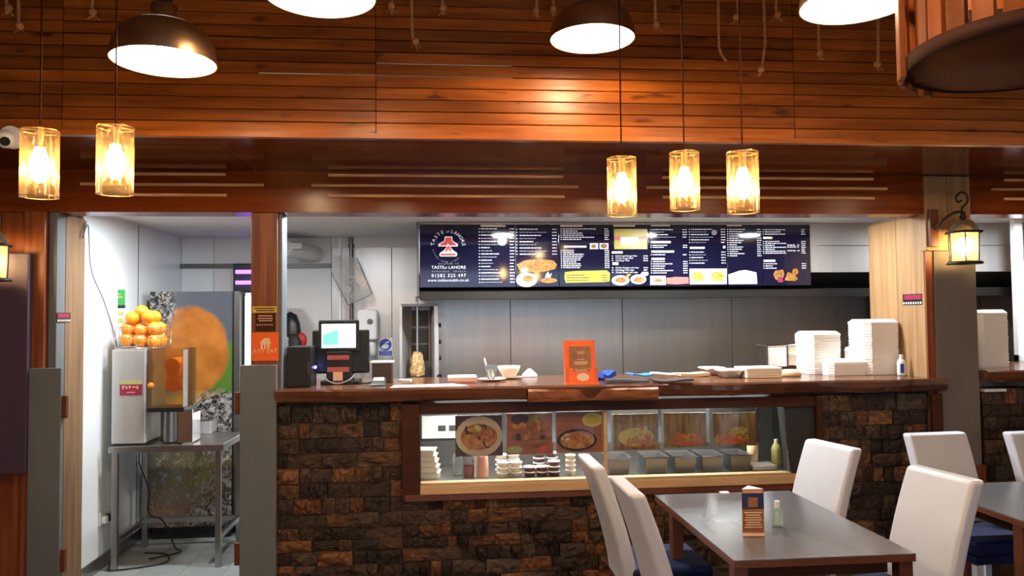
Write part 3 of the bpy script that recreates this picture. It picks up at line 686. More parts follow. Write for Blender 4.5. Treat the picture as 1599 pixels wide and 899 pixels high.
MB().box(jx2-.045, jx2+.055, jy+.02, jy+.03, tz+.012, jzc-.02).box(jx2-.045, jx2-.03, jy+.03, jy+.2, tz+.012, jzc-.02).box(jx2+.04, jx2+.055, jy+.03, jy+.2, tz+.012, jzc-.05).build('outlet_frame', 'chrome', ju)
cxj = (jx1+.03+jx2)/2
for dz, dx in ((.30, .03), (.16, .035)): MB().cyl((cxj+dx, jy+.0, jzc+dz), (cxj+dx, jy+.2, jzc+dz), .052, n=18).build('squeezing_drum', 'orange_juice', ju, bevel=.01)
MB().box(cxj-.02, cxj+.085, jy+.02, jy+.2, jzc+.20, jzc+.33).build('squeezing_block', 'orange_juice', ju, bevel=.02)
MB().sphere((jx1+.045, jy-.035, jzc+.16), .022).build('knob', 'orange_print', ju)
lb = MB(); pxbox(lb, 187, 594, 222, 617, jy-.002, .002); lb = lb.build('brand_label', 'crimson', ju)
b2 = MB(); pxbox(b2, 187, 594, 222, 600, jy-.003, .001); b2.build('label_band', 'olive', lb)
w_ = MB()
for a_, b_, c_, d_ in ((190, 602, 195, 604), (191, 604, 193, 608), (196, 603, 199, 607), (201, 602, 204, 606), (206, 603, 212, 605), (213, 602, 216, 607), (198, 612, 211, 613.4)): pxbox(w_, a_, b_, c_, d_, jy-.0035, .001)
w_.build('lettering', 'sauce_pink', lb)
# wire basket
bx0, bx1 = jx0+.005, xw(247, jy, 525); bz0 = jz1+.004; bz1 = at(210, 511, jy).z; by0, by1 = jy+.0, jy+.26
bk = ju
def wire(pts): MB().tube(pts, .003, 5).build('basket_wire', 'chrome', ju)
for z in (bz0+.003, (bz0+bz1)/2, bz1): wire([(bx0, by0, z), (bx1, by0, z), (bx1, by1, z), (bx0, by1, z), (bx0, by0, z)])
for i in range(7):
    x = bx0+(bx1-bx0)*i/6; wire([(x, by1, bz1), (x, by1, bz0), (x, by0, bz0), (x, by0, bz1)])
for i in range(1, 4):
    y = by0+(by1-by0)*i/4; wire([(bx0, y, bz1), (bx0, y, bz0+.002), (bx1, y, bz0+.002), (bx1, y, bz1)])
of = MB().sphere((0, 0, 0), .041, 18, 12, .97); of.cyl((0, 0, .038), (0, 0, .0408), .005, n=8); ome = unit('orange', of, 'orange_fruit')
rnd = random.Random(11)
bw_ = bx1-bx0; bd_ = by1-by0
nth = ['leftmost', 'second from the left', 'third from the left', 'fourth from the left']
for lay, lname, nx, ny in ((0, 'bottom', 3, 2), (1, 'middle', 3, 2), (2, 'top', 2, 2), (3, 'crown', 1, 1)):
    for i in range(nx):
        for j in range(ny):
            x = bx0+bw_*(.5+((i+.5)/nx-.5)*(.98 if nx == 3 else .80) - (.04 if lay == 3 else 0)) + rnd.uniform(-.004, .004); y = by0+bd_*(.5+((j+.5)/ny-.5)*.9)+rnd.uniform(-.006, .006)
            z = bz0+.056+min(lay, 2)*.083+(.045 if lay == 3 else 0)+rnd.uniform(-.006, .006)
            if lay == 3: y = by0+bd_*.5
            o = bpy.data.objects.new('orange', ome); COL.objects.link(o); o.location = (x, y, z); o.rotation_euler = (rnd.uniform(0, 6), rnd.uniform(0, 6), 0); o.scale = [rnd.uniform(1.14, 1.24)]*3
            tag(o, 'orange crowning the heap in the wire basket' if lay == 3 else 'orange in the basket, %s layer, %s row, %s' % (lname, ['front', 'rear'][j], nth[i] if nx == 3 else ['left', 'right'][i]), 'orange', 'oranges in the juicer basket')
sg = MB(); pxbox(sg, 180, 451, 196, 541, jy+.29, .004); sg = sg.build('price_card', 'white_plastic', label='tall narrow card with green top standing behind the orange basket', cat='sign')
q = MB(); pxbox(q, 180.5, 452, 195.5, 476, jy+.287, .002); q.build('green_print', 'green', sg)
q = MB(); pxbox(q, 180.5, 476, 195.5, 481, jy+.287, .002); q.build('black_print', 'black', sg)
q = MB(); pxbox(q, 182.5, 458, 189, 460, jy+.285, .001); pxbox(q, 182.5, 463, 191, 465, jy+.285, .001); pxbox(q, 183, 486, 193.5, 492, jy+.287, .001); pxbox(q, 183, 497, 193.5, 504, jy+.287, .001); q.build('lettering', 'olive', sg)
# steel napkin box and receipt on the prep table
q = atz(317, 676, tz)
nb_ = thing('napkin_box', 'low angular stainless box on the prep table right of the juicer', 'box', (q.x, q.y+.12, tz))
MB().box(q.x-.075, q.x+.075, q.y-.05, q.y+.11, tz, tz+.10).build('body', 'steel', nb_, bevel=.006)
MB().box(q.x-.078, q.x+.078, q.y-.053, q.y+.113, tz+.10, tz+.112).build('lid', 'chrome', nb_, bevel=.003)
MB().cbox((q.x-.08, q.y-.06, tz+.085), (.035, .004, .17)).build('receipt_strip', 'paper', nb_)
# power cables and socket
sk = atx(161, 808, XKL); so = thing('wall_socket', 'double wall socket with a black plug low on the white wall', 'socket', (XKL, sk.y, sk.z-.05))
MB().box(XKL, XKL+.012, sk.y-.075, sk.y+.075, sk.z-.045, sk.z+.045).build('plate', 'socket', so, bevel=.004)
MB().box(XKL+.012, XKL+.05, sk.y+.015, sk.y+.06, sk.z-.03, sk.z+.02).build('plug', 'black', so, bevel=.006)
MB().box(XKL+.012, XKL+.045, sk.y-.06, sk.y-.018, sk.z-.03, sk.z+.02).build('plug', 'white_plastic', so, bevel=.006)
def sm_path(P, n=6):
    P = [Vector(p) for p in P]; out = []
    for i in range(len(P)-1):
        a = P[max(i-1, 0)]; b = P[i]; c = P[i+1]; d = P[min(i+2, len(P)-1)]
        for k in range(n):
            t = k/n; out.append(.5*((2*b)+(c-a)*t+(2*a-5*b+4*c-d)*t*t+(3*b-a-3*c+d)*t**3))
    return out+[P[-1]]
MB().tube(sm_path([(XKL+.055, sk.y+.037, sk.z-.01), (XKL+.06, sk.y+.03, sk.z-.15), (XKL+.06, sk.y-.02, sk.z-.32), (XKL+.09, sk.y-.10, .012), (XKL+.25, sk.y-.06, .008), (XKL+.42, sk.y+.05, .008), (XKL+.35, sk.y+.25, .008), (XKL+.18, sk.y+.3, .008)]), .006).build('power_cable', 'rubber', label='black cable running from the wall plug down across the tiles', cat='cable')
p0 = atz(203, 702, .80)
MB().tube(sm_path([(-2.24, 6.0, .82), (-2.235, 5.98, .7), (-2.18, 6.02, .5), (-2.19, 6.05, .32), (-2.1, 6.1, .24), (-2.05, 6.2, .02), (-1.98, 6.1, .008), (-2.15, 5.95, .008)]), .006).build('power_cable', 'rubber', label='black cable dangling beneath the prep table top', cat='cable')
MB().tube(sm_path([atx(130, 345, XKL)+Vector((.02, .0, 0)), atx(122, 372, XKL)+Vector((.03, .0, 0)), atx(128, 352, XKL)+Vector((.04, 0, 0)), atx(140, 420, XKL)+Vector((.01, 0, 0)), atx(160, 470, XKL)+Vector((.01, 0, 0)), atx(178, 528, XKL)+Vector((.01, 0, 0)), atx(180, 560, XKL)+Vector((.01, 0, 0))]), .004).build('data_cable', 'grey_paint', label='thin grey cable looping down the white wall to the juicer', cat='cable')
# ---------------- upright fridge with the printed side
yf = 6.47; fx0 = xw(233, yf, 640); fx1 = xw(363, yf, 640); fz1 = at(300, 455, yf).z
fg = thing('drinks_fridge', 'tall drinks fridge wrapped in an orange and splashing water print', 'fridge', ((fx0+fx1)/2, yf+.35, 0))
MB().box(fx0, fx1-.004, yf+.004, yf+.62, .10, fz1).build('cabinet', 'gantry', fg, bevel=.006)
MB().box(fx0+.02, fx1-.02, yf+.03, yf+.6, 0, .10).build('plinth', 'black', fg)
MB().box(fx1-.004, fx1+.005, yf-.002, yf+.6, .10, fz1).build('door_seal', 'black', fg)
MB().box(fx1+.005, fx1+.058, yf-.002, yf+.62, .10, fz1).build('door', 'gantry', fg, bevel=.01)
m = mat('fridge_print', (.12, .14, .17), .22, spec=.5); N, L = nodes(m); b = N['Principled BSDF']
tc = N.new('ShaderNodeTexCoord'); sp = N.new('ShaderNodeSeparateXYZ')
nzw = N.new('ShaderNodeTexNoise'); nzw.inputs['Scale'].default_value = 7; nzw.inputs['Detail'].default_value = 4; L.new(tc.outputs['Object'], nzw.inputs['Vector'])
dsp = N.new('ShaderNodeVectorMath'); dsp.operation = 'MULTIPLY_ADD'; dsp.inputs[1].default_value = (.05, 0, .05); L.new(nzw.outputs['Color'], dsp.inputs[0]); L.new(tc.outputs['Object'], dsp.inputs[2])
L.new(dsp.outputs[0], sp.inputs[0])
nz = N.new('ShaderNodeTexNoise'); nz.inputs['Scale'].default_value = 26; nz.inputs['Detail'].default_value = 5; nz.inputs['Distortion'].default_value = 1.2; L.new(tc.outputs['Object'], nz.inputs['Vector'])
def mth(op, a, b_=None, c=None):
    n_ = N.new('ShaderNodeMath'); n_.operation = op
    for i, q_ in enumerate((a, b_, c)):
        if q_ is None: continue
        if isinstance(q_, (int, float)): n_.inputs[i].default_value = q_
        else: L.new(q_, n_.inputs[i])
    return n_.outputs[0]
def cmask(px, py, rx, ry, soft=.08):
    p_ = at(px, py, yf); lx = p_.x-(fx0+fx1)/2+.025; lz = p_.z+.025
    dx = mth('DIVIDE', mth('SUBTRACT', sp.outputs['X'], lx), rx); dz = mth('DIVIDE', mth('SUBTRACT', sp.outputs['Z'], lz), ry)
    r_ = mth('SQRT', mth('ADD', mth('MULTIPLY', dx, dx), mth('MULTIPLY', dz, dz)))
    mr_ = N.new('ShaderNodeMapRange'); mr_.inputs[1].default_value = 1+soft; mr_.inputs[2].default_value = 1-soft; L.new(r_, mr_.inputs[0]); return mr_.outputs[0]
def over(base, col, fac):
    mx = N.new('ShaderNodeMix'); mx.data_type = 'RGBA'
    if isinstance(base, tuple): mx.inputs['A'].default_value = (*base, 1)
    else: L.new(base, mx.inputs['A'])
    if isinstance(col, tuple): mx.inputs['B'].default_value = (*col, 1)
    else: L.new(col, mx.inputs['B'])
    L.new(fac, mx.inputs['Factor']); return mx.outputs['Result']
spl = N.new('ShaderNodeValToRGB'); spl.color_ramp.elements[0].position = .42; spl.color_ramp.elements[1].position = .66
spl.color_ramp.elements[0].color = (.012, .012, .014, 1); spl.color_ramp.elements[1].color = (.36, .34, .31, 1); L.new(nz.outputs['Fac'], spl.inputs[0])
orr = N.new('ShaderNodeValToRGB'); orr.color_ramp.elements[0].position = .3; orr.color_ramp.elements[1].position = .7; orr.color_ramp.elements[0].color = (.26, .085, .014, 1); orr.color_ramp.elements[1].color = (.40, .145, .028, 1); L.new(nzw.outputs['Fac'], orr.inputs[0])
c_ = over((.07, .08, .10), (.06, .14, .02), cmask(362, 600, .17, .34))
c_ = over(c_, orr.outputs[0], cmask(297, 548, .30, .36, .05))
c_ = over(c_, spl.outputs[0], cmask(242, 480, .16, .22, .15))
c_ = over(c_, (.50, .27, .03), cmask(310, 628, .26, .07, .5))
spk_ = N.new('ShaderNodeMapRange'); spk_.inputs[1].default_value = .62; spk_.inputs[2].default_value = .40; L.new(nz.outputs['Fac'], spk_.inputs[0])
def sp_(m_): return mth('MULTIPLY', m_, spk_.outputs[0])
c_ = over(c_, spl.outputs[0], cmask(345, 640, .26, .15, .25))
c_ = over(c_, spl.outputs[0], cmask(300, 752, .60, .58, .05))
c_ = over(c_, (.13, .14, .13), sp_(cmask(250, 700, .30, .34, .4)))
c_ = over(c_, (.26, .19, .035), sp_(cmask(300, 735, .26, .20, .6)))
c_ = over(c_, (.30, .19, .11), sp_(cmask(262, 785, .22, .18, .6)))
L.new(c_, b.inputs['Base Color'])
MB().box(fx0, fx1-.005, yf, yf+.004, .10, fz1).build('printed_panel', 'fridge_print', fg)
lf = thing('lit_freezer', 'brightly lit white glass freezer edge beside the printed fridge', 'freezer', (fx1+.2, yf+.3, 0))
fxr = xw(428, yf+.1)
MB().box(fx1+.075, fxr, yf+.08, yf+.6, .08, fz1-.01).build('cabinet', 'white_plastic', lf, bevel=.01)
MB().box(fx1+.078, fxr-.003, yf+.07, yf+.08, .95, fz1-.04).build('light_panel', 'lightbox', lf)
p_ = at(382, 433, 7.38)
uv = thing('insect_killer', 'wall-mounted insect killer glowing violet above the lit freezer', 'insect killer', (p_.x, 7.4, p_.z-.13))
MB().box(p_.x-.10, p_.x+.14, 7.36, 7.44, p_.z-.14, p_.z+.13).build('housing', 'black', uv, bevel=.01)
for dz in (-.05, .05): MB().cyl((p_.x-.07, 7.34, p_.z+dz), (p_.x+.12, 7.34, p_.z+dz), .018).build('tube', 'uv_tube', uv)
# ---------------- saloon door leaves, hinges, stickers
def leaf(n, x0, x1, zt_, hx):
    d = thing('door_%d' % n, None, None, ((x0+x1)/2, YW-.06, .02), kind='structure')
    MB().box(x0, x1, YW-.085, YW-.05, .02, zt_).build('leaf', 'grey_paint', d, bevel=.004)
    for zz_ in (at(372, 628, YW).z, at(372, 860, YW).z): MB().box(hx-.022, hx+.022, YW-.075, YW-.045, zz_-.07, zz_+.07).build('hinge', 'table_edge', d, bevel=.004)
leaf(1, xw(43, YW-.085, 700), xw(94, YW-.085, 700), at(70, 575, YW-.085).z, xw(98, YW-.07, 700))
leaf(2, xw(374, YW-.085, 700), xw(431, YW-.085, 700), at(400, 570, YW-.085).z, xw(372, YW-.07, 700))
ypl = YW-.022
st = MB(); pxbox(st, 393, 519, 435, 563, ypl-.002, .0015); st = st.build('delivery_sticker', 'just_orange', label='bright orange JUST EAT sticker with a white house on the post', cat='sticker')
hc = at(414, 537, ypl-.003); k = .0042
def hp(L_): return [(hc.x+a*k, hc.z+b*k) for a, b in L_]
MB().prism(hp([(-8.5, 1.5), (-2, 9), (3, 9.4), (5, 8), (5.2, 9.2), (7, 9), (7, 5), (9.5, 1), (7, 1), (6.6, -8), (3, -8), (3, -1), (1.5, -1), (1, -8), (-1.4, -8), (-1.6, -1), (-3.6, -1), (-3.8, -8), (-6.4, -8), (-6.6, 1.5)]), ypl-.004, ypl-.0032).build('house_emblem', 'peach_print', st)
w_ = MB(); w_.text('JUST EAT', .036, hc.x, ypl-.0035, at(414, 550.5, ypl).z, squash=1.05); w_.build('lettering', 'peach_print', st)
st2 = MB(); pxbox(st2, 399, 489, 430, 517, ypl-.002, .0015); st2 = st2.build('rating_sticker', 'dark_wood', label='dark sticker with small print just above the orange sticker', cat='sticker')
q = MB()
for y_, a_, b_ in ((493, 403, 425), (497, 402, 426), (500.5, 404, 425)): pxbox(q, a_, y_-.8, b_, y_+.8, ypl-.003, .0008)
for i in range(7): q.disc(at(402+i*3.8, 507, ypl).x, ypl-.003, at(402, 507, ypl).z, .005, 8)
q.build('lettering', 'sauce_pink', st2)
st3 = MB(); pxbox(st3, 394, 478, 432, 488, ypl-.002, .0015); st3 = st3.build('gold_sticker', 'gold', label='narrow gold and dark sticker, topmost on the brown post', cat='sticker')
q = MB(); pxbox(q, 397, 480.5, 429, 482, ypl-.003, .0008); pxbox(q, 400, 484, 428, 485.5, ypl-.003, .0008); q.build('lettering', 'dark_wood', st3)
def allergy(name, mbx, lab):
    pass
# small allergen stickers on the two pale wood reveals
def rev_sticker(X, sgn, px0, px1, py0, py1, lab):
    a = atx(px0, (py0+py1)/2, X); b = atx(px1, (py0+py1)/2, X); z1 = atx((px0+px1)/2, py0, X).z; z0 = atx((px0+px1)/2, py1, X).z
    y0, y1 = sorted((a.y, b.y)); xa, xb = sorted((X, X+sgn*.0015))
    s_ = MB().box(xa, xb, y0, y1, z0, z1).build('allergen_sticker', 'black', label=lab, cat='sticker', group='allergen stickers')
    xa, xb = sorted((X+sgn*.0016, X+sgn*.0025))
    MB().box(xa, xb, y0+.005, y1-.02, z0+(z1-z0)*.5, z1-.006).build('red_print', 'crimson', s_)
    q = MB()
    for i in range(8): yy = y0+(y1-y0)*(i+.5)/8; q.box(xa, xb, yy-(y1-y0)*.035, yy+(y1-y0)*.035, z0+.006, z0+(z1-z0)*.28)
    q.build('lettering', 'print_white', s_)
rev_sticker(xj+.0045, 1, 89, 110, 488, 503, 'small dark allergen sticker on the wooden jamb left of the doorway')
rev_sticker(XP-.0225, -1, 1410, 1440, 459, 476, 'small dark allergen sticker on the pale pillar above the foam boxes')
# ---------------- things on the kitchen wall behind the till
def hang(px0, py0, py1, Y, r, m, lab, name):
    a = at(px0, py0, Y); b = at(px0, py1, Y); p_ = thing(name, lab, 'pipe', (a.x, Y, b.z-.6))
    MB().cyl((a.x, Y, b.z-.6), (a.x, Y, a.z), r).build('tube', m, p_)
    for py in (py0+14, (py0+py1)/2): c = at(px0, py, Y); MB().cyl((a.x, Y, c.z-.012), (a.x, Y, c.z+.012), r*1.5).build('clip', m, p_)
hang(531, 371, 500, 7.28, .014, 'white_plastic', 'thin white vertical pipe behind the till', 'water_pipe')
hang(548.5, 370, 505, 7.22, .02, 'steel_dark', 'thicker brown steel vertical pipe behind the till', 'gas_pipe')
Yc = 7.15
pts = [(519, 398), (557, 402), (581, 459), (578, 463), (544, 476), (538, 470), (517, 425)]
ch = MB().prism([(at(a, b_, Yc).x, at(a, b_, Yc).z) for a, b_ in pts], Yc, Yc+.004).build('laminated_chart', 'film', label='crumpled clear plastic sheet with round prints hung askew on the pipes', cat='chart')
q = MB()
for a, b_, r in ((541, 417, 4), (538, 428, 3.4), (535, 440, 3.4), (548, 436, 5), (556, 445, 4), (543, 452, 4.4), (552, 462, 3.6), (564, 458, 3.6), (560, 416, 4), (529, 412, 3.6)):
    p_ = at(a, b_, Yc); q.lathe((0, 0, 0), [(r*.0062, 0), (r*.0044, 0), (r*.0044, .0006), (r*.0062, .0006)], 14, Matrix.Translation((p_.x, Yc-.001, p_.z)) @ Matrix.Rotation(math.pi/2, 4, 'X'), True)
q.build('lettering', 'grey_wall', ch)
MB().tube([(at(a, b_, Yc).x, Yc-.001, at(a, b_, Yc).z) for a, b_ in ((557, 402), (581, 459), (544, 476), (517, 425))], .004, 5).build('edge_binding', 'gantry', ch)
a = at(576, 530, 7.36); b_ = at(576, 482, 7.36); w2 = (at(592, 505, 7.36).x-at(560.5, 505, 7.36).x)/2
td = thing('towel_dispenser', 'white paper towel dispenser on the steel wall behind the till', 'dispenser', (a.x, 7.36, a.z))
MB().prism([(a.x-w2, b_.z-.04), (a.x-w2*.9, b_.z-.008), (a.x, b_.z), (a.x+w2*.9, b_.z-.008), (a.x+w2, b_.z-.04), (a.x+w2*.96, a.z+.02), (a.x+w2*.8, a.z), (a.x-w2*.8, a.z), (a.x-w2*.96, a.z+.02)], 7.20, 7.378).build('cover', 'white_plastic', td, bevel=.02)
c = at(577.5, 502, 7.19); MB().disc(c.x, 7.192, c.z, .026, t=.01).build('sight_window', 'gantry', td)
p_ = at(581, 545, 7.3); sd = thing('soap_bottle', 'grey soap bottle under the towel dispenser', 'bottle', (p_.x, 7.3, p_.z-.06))
MB().lathe((p_.x, 7.3, p_.z-.06), [(.001, 0), (.035, 0), (.045, .05), (.04, .12), (.03, .14), (.001, .14)], 16).build('body', 'lid', sd); MB().box(p_.x-.03, p_.x-.018, 7.25, 7.26, p_.z-.06, p_.z+.04).build('label_print', 'gold', sd)
Ys = 7.372
s_ = MB(); pxbox(s_, 590.5, 527.5, 613, 557, Ys, .004); s_ = s_.build('hand_wash_sign', 'white_plastic', label='white and blue hand washing notice on the steel wall', cat='sign')
c = at(602, 538, Ys); MB().disc(c.x, Ys-.002, c.z, .056, 26).build('blue_circle', 'blue_sign', s_)
q = MB(); pxbox(q, 592, 547.5, 612, 555.5, Ys-.002, .001); q.build('blue_band', 'blue_sign', s_)
k = .0062
MB().prism([(c.x+a*k, c.z+b*k) for a, b in ((-6, -2), (-3, .5), (0, 1), (4, 0), (5.5, -3), (2, -6), (-3, -6.4), (-6.4, -5))], Ys-.0032, Ys-.0024).build('hand_print', 'skin_print', s_)
MB().prism([(c.x+a*k, c.z+b*k) for a, b in ((-2, 2), (1, 4), (5, 5.6), (5.6, 3.6), (2, 2)) ], Ys-.0032, Ys-.0024).build('hand_print', 'skin_print', s_)
q = MB(); q.text('Now wash', .022, c.x, Ys-.003, at(602, 550.3, Ys).z); q.text('your hands', .022, c.x, Ys-.003, at(602, 554, Ys).z); q.build('lettering', 'print_white', s_)
# dark bag and red cloth hung on the far wall
Yb = 7.25
c = at(455, 515, Yb); bg = thing('backpack', 'black backpack hanging on the grey kitchen wall left of the till', 'bag', (c.x, Yb, c.z-.3))
MB().lathe((c.x-.01, Yb, c.z-.3), [(.001, 0), (.10, .01), (.125, .10), (.12, .25), (.105, .36), (.07, .44), (.001, .47)], 16, sx=.85, sy=.6).build('body', 'black', bg)
MB().lathe((c.x+.02, Yb-.06, c.z-.26), [(.001, 0), (.07, .01), (.085, .08), (.08, .16), (.04, .22), (.001, .23)], 14, sy=.5).build('pocket', 'black_matt', bg)
MB().tube(sm_path([(c.x-.11, Yb-.06, c.z+.12), (c.x-.08, Yb-.09, c.z+.06), (c.x-.05, Yb-.09, c.z-.1), (c.x-.06, Yb-.07, c.z-.25)]), .009).build('strap', 'lid', bg)
c = at(469, 530, Yb-.02); rc = MB().lathe((c.x, Yb-.02, c.z-.07), [(.001, 0), (.05, .01), (.06, .05), (.055, .10), (.03, .13), (.001, .135)], 14, sy=.5).build('red_pouch', 'red', label='small red pouch beside the black backpack', cat='bag')
# ---------------- vertical grill (kebab machine)
Yg = 6.5; gz0 = .90
def gx(px): return xw(px, Yg, 530)
def gz(py): return at(655, py, Yg).z
bench = thing('kitchen_bench', 'stainless kitchen bench along the cooking wall', 'bench', (1.6, 6.9, 0))
MB().box(xw(520, 6.6), 3.9, 6.45, 7.36, .86, .9).build('bench_top', 'steel_bench', bench)
for x in (xw(520, 6.6)+.05, 1.5, 3.8):
    for y in (6.5, 7.3): MB().box(x-.02, x+.02, y-.02, y+.02, 0, .86).build('leg', 'steel_bench', bench)
gr = thing('kebab_grill', 'upright stainless kebab grill with meat on its spit', 'grill', (gx(655), Yg+.2, gz0))
MB().box(gx(637), gx(674), Yg+.30, Yg+.33, gz0, gz(478)).build('back_wall', 'steel_dark', gr)
MB().zprism([(gx(624), Yg), (gx(628), Yg), (gx(640), Yg+.3), (gx(636), Yg+.32)], gz(597), gz(477)).build('side_wing', 'steel', gr)
MB().zprism([(gx(684), Yg), (gx(679), Yg), (gx(671), Yg+.3), (gx(675), Yg+.32)], gz(597), gz(477)).build('side_wing', 'steel', gr)
MB().box(gx(678), gx(685), Yg-.01, Yg+.3, gz0, gz(477)).build('control_box', 'steel', gr, bevel=.004)
MB().box(gx(623), gx(686), Yg, Yg+.34, gz0, gz(592)).build('base', 'steel_bench', gr, bevel=.004)
MB().box(gx(626), gx(684), Yg+.02, Yg+.34, gz(478), gz(474)).build('top_plate', 'steel_dark', gr)
for y0_, y1_ in ((484, 510), (513, 537), (540, 566)):
    MB().box(gx(641), gx(668), Yg+.285, Yg+.30, gz(y1_), gz(y0_)).build('burner', 'hood_under', gr)
for px in (639, 670): MB().box(gx(px)-.006, gx(px)+.006, Yg+.26, Yg+.29, gz(585), gz(482)).build('heat_guard', 'element', gr)
MB().cyl((gx(651), Yg+.10, gz(595)), (gx(651), Yg+.10, gz(468)), .009).build('spit', 'chrome', gr)
MB().box(gx(649), gx(652.5), Yg+.05, Yg+.2, gz(471), gz(462)).build('spit_head', 'steel_dark', gr)
MB().cyl((gx(651), Yg+.10, gz(590)), (gx(651), Yg+.10, gz(588)), .075, n=20).build('drip_plate', 'steel_dark', gr)
rnd = random.Random(3); mt_ = MB(); prof = [(.001, 0)] + [(r*1.12, z) for r, z in ((.052, .003), (.058, .03), (.057, .06), (.054, .09), (.05, .12), (.046, .15), (.038, .18), (.025, .20))] + [(.001, .205)]
mt_.lathe((gx(651), Yg+.10, gz(588)), prof, 14)
for v in mt_.v: v.x += rnd.uniform(-.008, .008); v.y += rnd.uniform(-.008, .008); v.z += rnd.uniform(-.005, .005)
mt_.sm = [False]*len(mt_.f); mt_.build('meat', 'meat', gr)
for py in (508, 534, 560): MB().cyl((gx(685), Yg+.06, gz(py)), (gx(689), Yg+.06, gz(py)), .018).build('knob', 'black', gr)
MB().cyl((gx(686), Yg+.02, gz(588)), (gx(686), Yg-.03, gz(588)), .022).build('valve', 'black', gr)
# ---------------- till area on the worktop
Yt = 5.36
pos = thing('till_terminal', 'black till terminal with a lit customer screen facing the room', 'till', (xw(531, Yt, 600), Yt+.1, ZT))
q = MB(); pxbox(q, 487, 515, 576.5, 583, Yt+.07, .035); q.build('main_display_back', 'black', pos, bevel=.012)
q = MB(); pxbox(q, 497, 499.5, 560.5, 549, Yt, .03); cdsp = q.build('customer_display', 'black', pos, bevel=.01)
q = MB(); pxbox(q, 502, 505.5, 555.5, 543, Yt-.002, .0015); q.build('screen', 'screen', cdsp)
p3 = [(504, 523), (513, 519.5), (528, 515), (528, 538.5), (504, 538.5)]
MB().prism([(at(a, b_, Yt-.003).x, at(a, b_, Yt-.003).z) for a, b_ in p3], Yt-.0034, Yt-.0026).build('screen_graphic', 'screen_teal', cdsp)
q = MB(); pxbox(q, 509, 549, 548, 594, Yt+.03, .06); q.build('stand', 'black', pos, bevel=.008)
MB().box(xw(500, Yt, 600), xw(560, Yt, 600), Yt+.0, Yt+.24, ZT, ZT+.025).build('foot', 'black', pos, bevel=.006)
for y0_, y1_ in ((554.5, 561.5), (573, 580.5)):
    q = MB(); pxbox(q, 511, y0_, 545, y1_, Yt+.026, .003); s_ = q.build('red_sticker', 'print_pink', pos)
q = MB(); pxbox(q, 520, 580.5, 535, 600, Yt+.024, .003); q.build('price_tag', 'peach_print', pos)
MB().tube(sm_path([(xw(505, Yt, 590), Yt+.02, ZT+.06), (xw(515, Yt, 590), Yt-.01, ZT+.02), (xw(530, Yt, 590), Yt-.02, ZT+.008), (xw(545, Yt, 590), Yt-.01, ZT+.03), (xw(552, Yt, 590), Yt+.02, ZT+.06)]), .004).build('cable', 'grey_wall', pos)
MB().tube(sm_path([(xw(548, Yt, 590), Yt+.04, ZT+.05), (xw(558, Yt, 590), Yt, ZT+.012), (xw(575, Yt, 590), Yt-.05, ZT+.01), (xw(583, Yt, 590), Yt-.08, ZT+.02)]), .006).build('cable', 'rubber', pos)
Yp = 5.19
spk = thing('printer_box', 'upright black box on the worktop beside the post', 'box', (xw(466, Yp, 600), Yp+.1, ZT))
q = MB(); a = at(466, 541, Yp); q.box(xw(447, Yp, 570), xw(486, Yp, 570), Yp, Yp+.22, ZT, a.z); q.build('body', 'black', spk, bevel=.008)
MB().box(xw(481, Yp, 570), xw(483.5, Yp, 570), Yp-.002, Yp, at(480, 585, Yp).z, at(480, 565, Yp).z).build('button_strip', 'gantry', spk)
p_ = at(492, 573, Yt); lo = thing('blue_led', 'tiny bright blue light between the black box and the till', 'light', (p_.x, p_.y, ZT))
MB().sphere(p_, .011, 12, 8).build('bulb', 'led_blue', lo); MB().cyl((p_.x, p_.y+.01, ZT), (p_.x, p_.y+.01, p_.z), .006).build('stem', 'black', lo)
light('POINT', 'blue_glow', (0, -.02, p_.z-ZT), .25, (.15, .1, 1), lo, size=.01)
hl = thing('leaflet_holder', 'clear acrylic leaflet holder squeezed between post and black box', 'holder', (xw(441, Yp, 600), Yp+.05, ZT))
MB().box(xw(436, Yp, 560), xw(446, Yp, 560), Yp+.05, Yp+.055, ZT, at(441, 527, Yp).z).box(xw(436, Yp, 560), xw(446, Yp, 560), Yp+.09, Yp+.095, ZT, at(441, 527, Yp).z).build('pocket', 'film', hl)
MB().box(xw(435.5, Yp, 560), xw(446.5, Yp, 560), Yp+.04, Yp+.1, ZT, ZT+.008).build('base', 'clear', hl)
bb = thing('brown_box', 'small dark brown box with a pale rim right of the till', 'box', (xw(598, 5.5, 590), 5.5, ZT))
MB().box(xw(581, 5.42, 585), xw(612, 5.42, 585), 5.42, 5.56, ZT, at(597, 567, 5.42).z).build('body', 'brown_box', bb, bevel=.004)
zz = at(597, 567, 5.42).z; MB().box(xw(578, 5.42, 585), xw(614.5, 5.42, 585), 5.41, 5.57, zz, zz+.012).build('lid', 'lid', bb, bevel=.004)
q = atz(590, 605, ZT); cr = thing('card_reader', 'grey card reader lying on the worktop in front of the brown box', 'card reader', (q.x, q.y+.05, ZT))
MB().xprism([(q.y, ZT), (q.y+.12, ZT), (q.y+.12, ZT+.055), (q.y, ZT+.02)], q.x-.045, q.x+.045).build('body', 'gantry', cr, bevel=.005)
MB().xprism([(q.y+.055, ZT+.038), (q.y+.11, ZT+.054), (q.y+.109, ZT+.058), (q.y+.054, ZT+.042)], q.x-.034, q.x+.034).build('screen', 'white_plastic', cr)
MB().box(q.x-.048, q.x+.048, q.y-.004, q.y+.124, ZT, ZT+.006).build('cradle', 'chrome', cr)
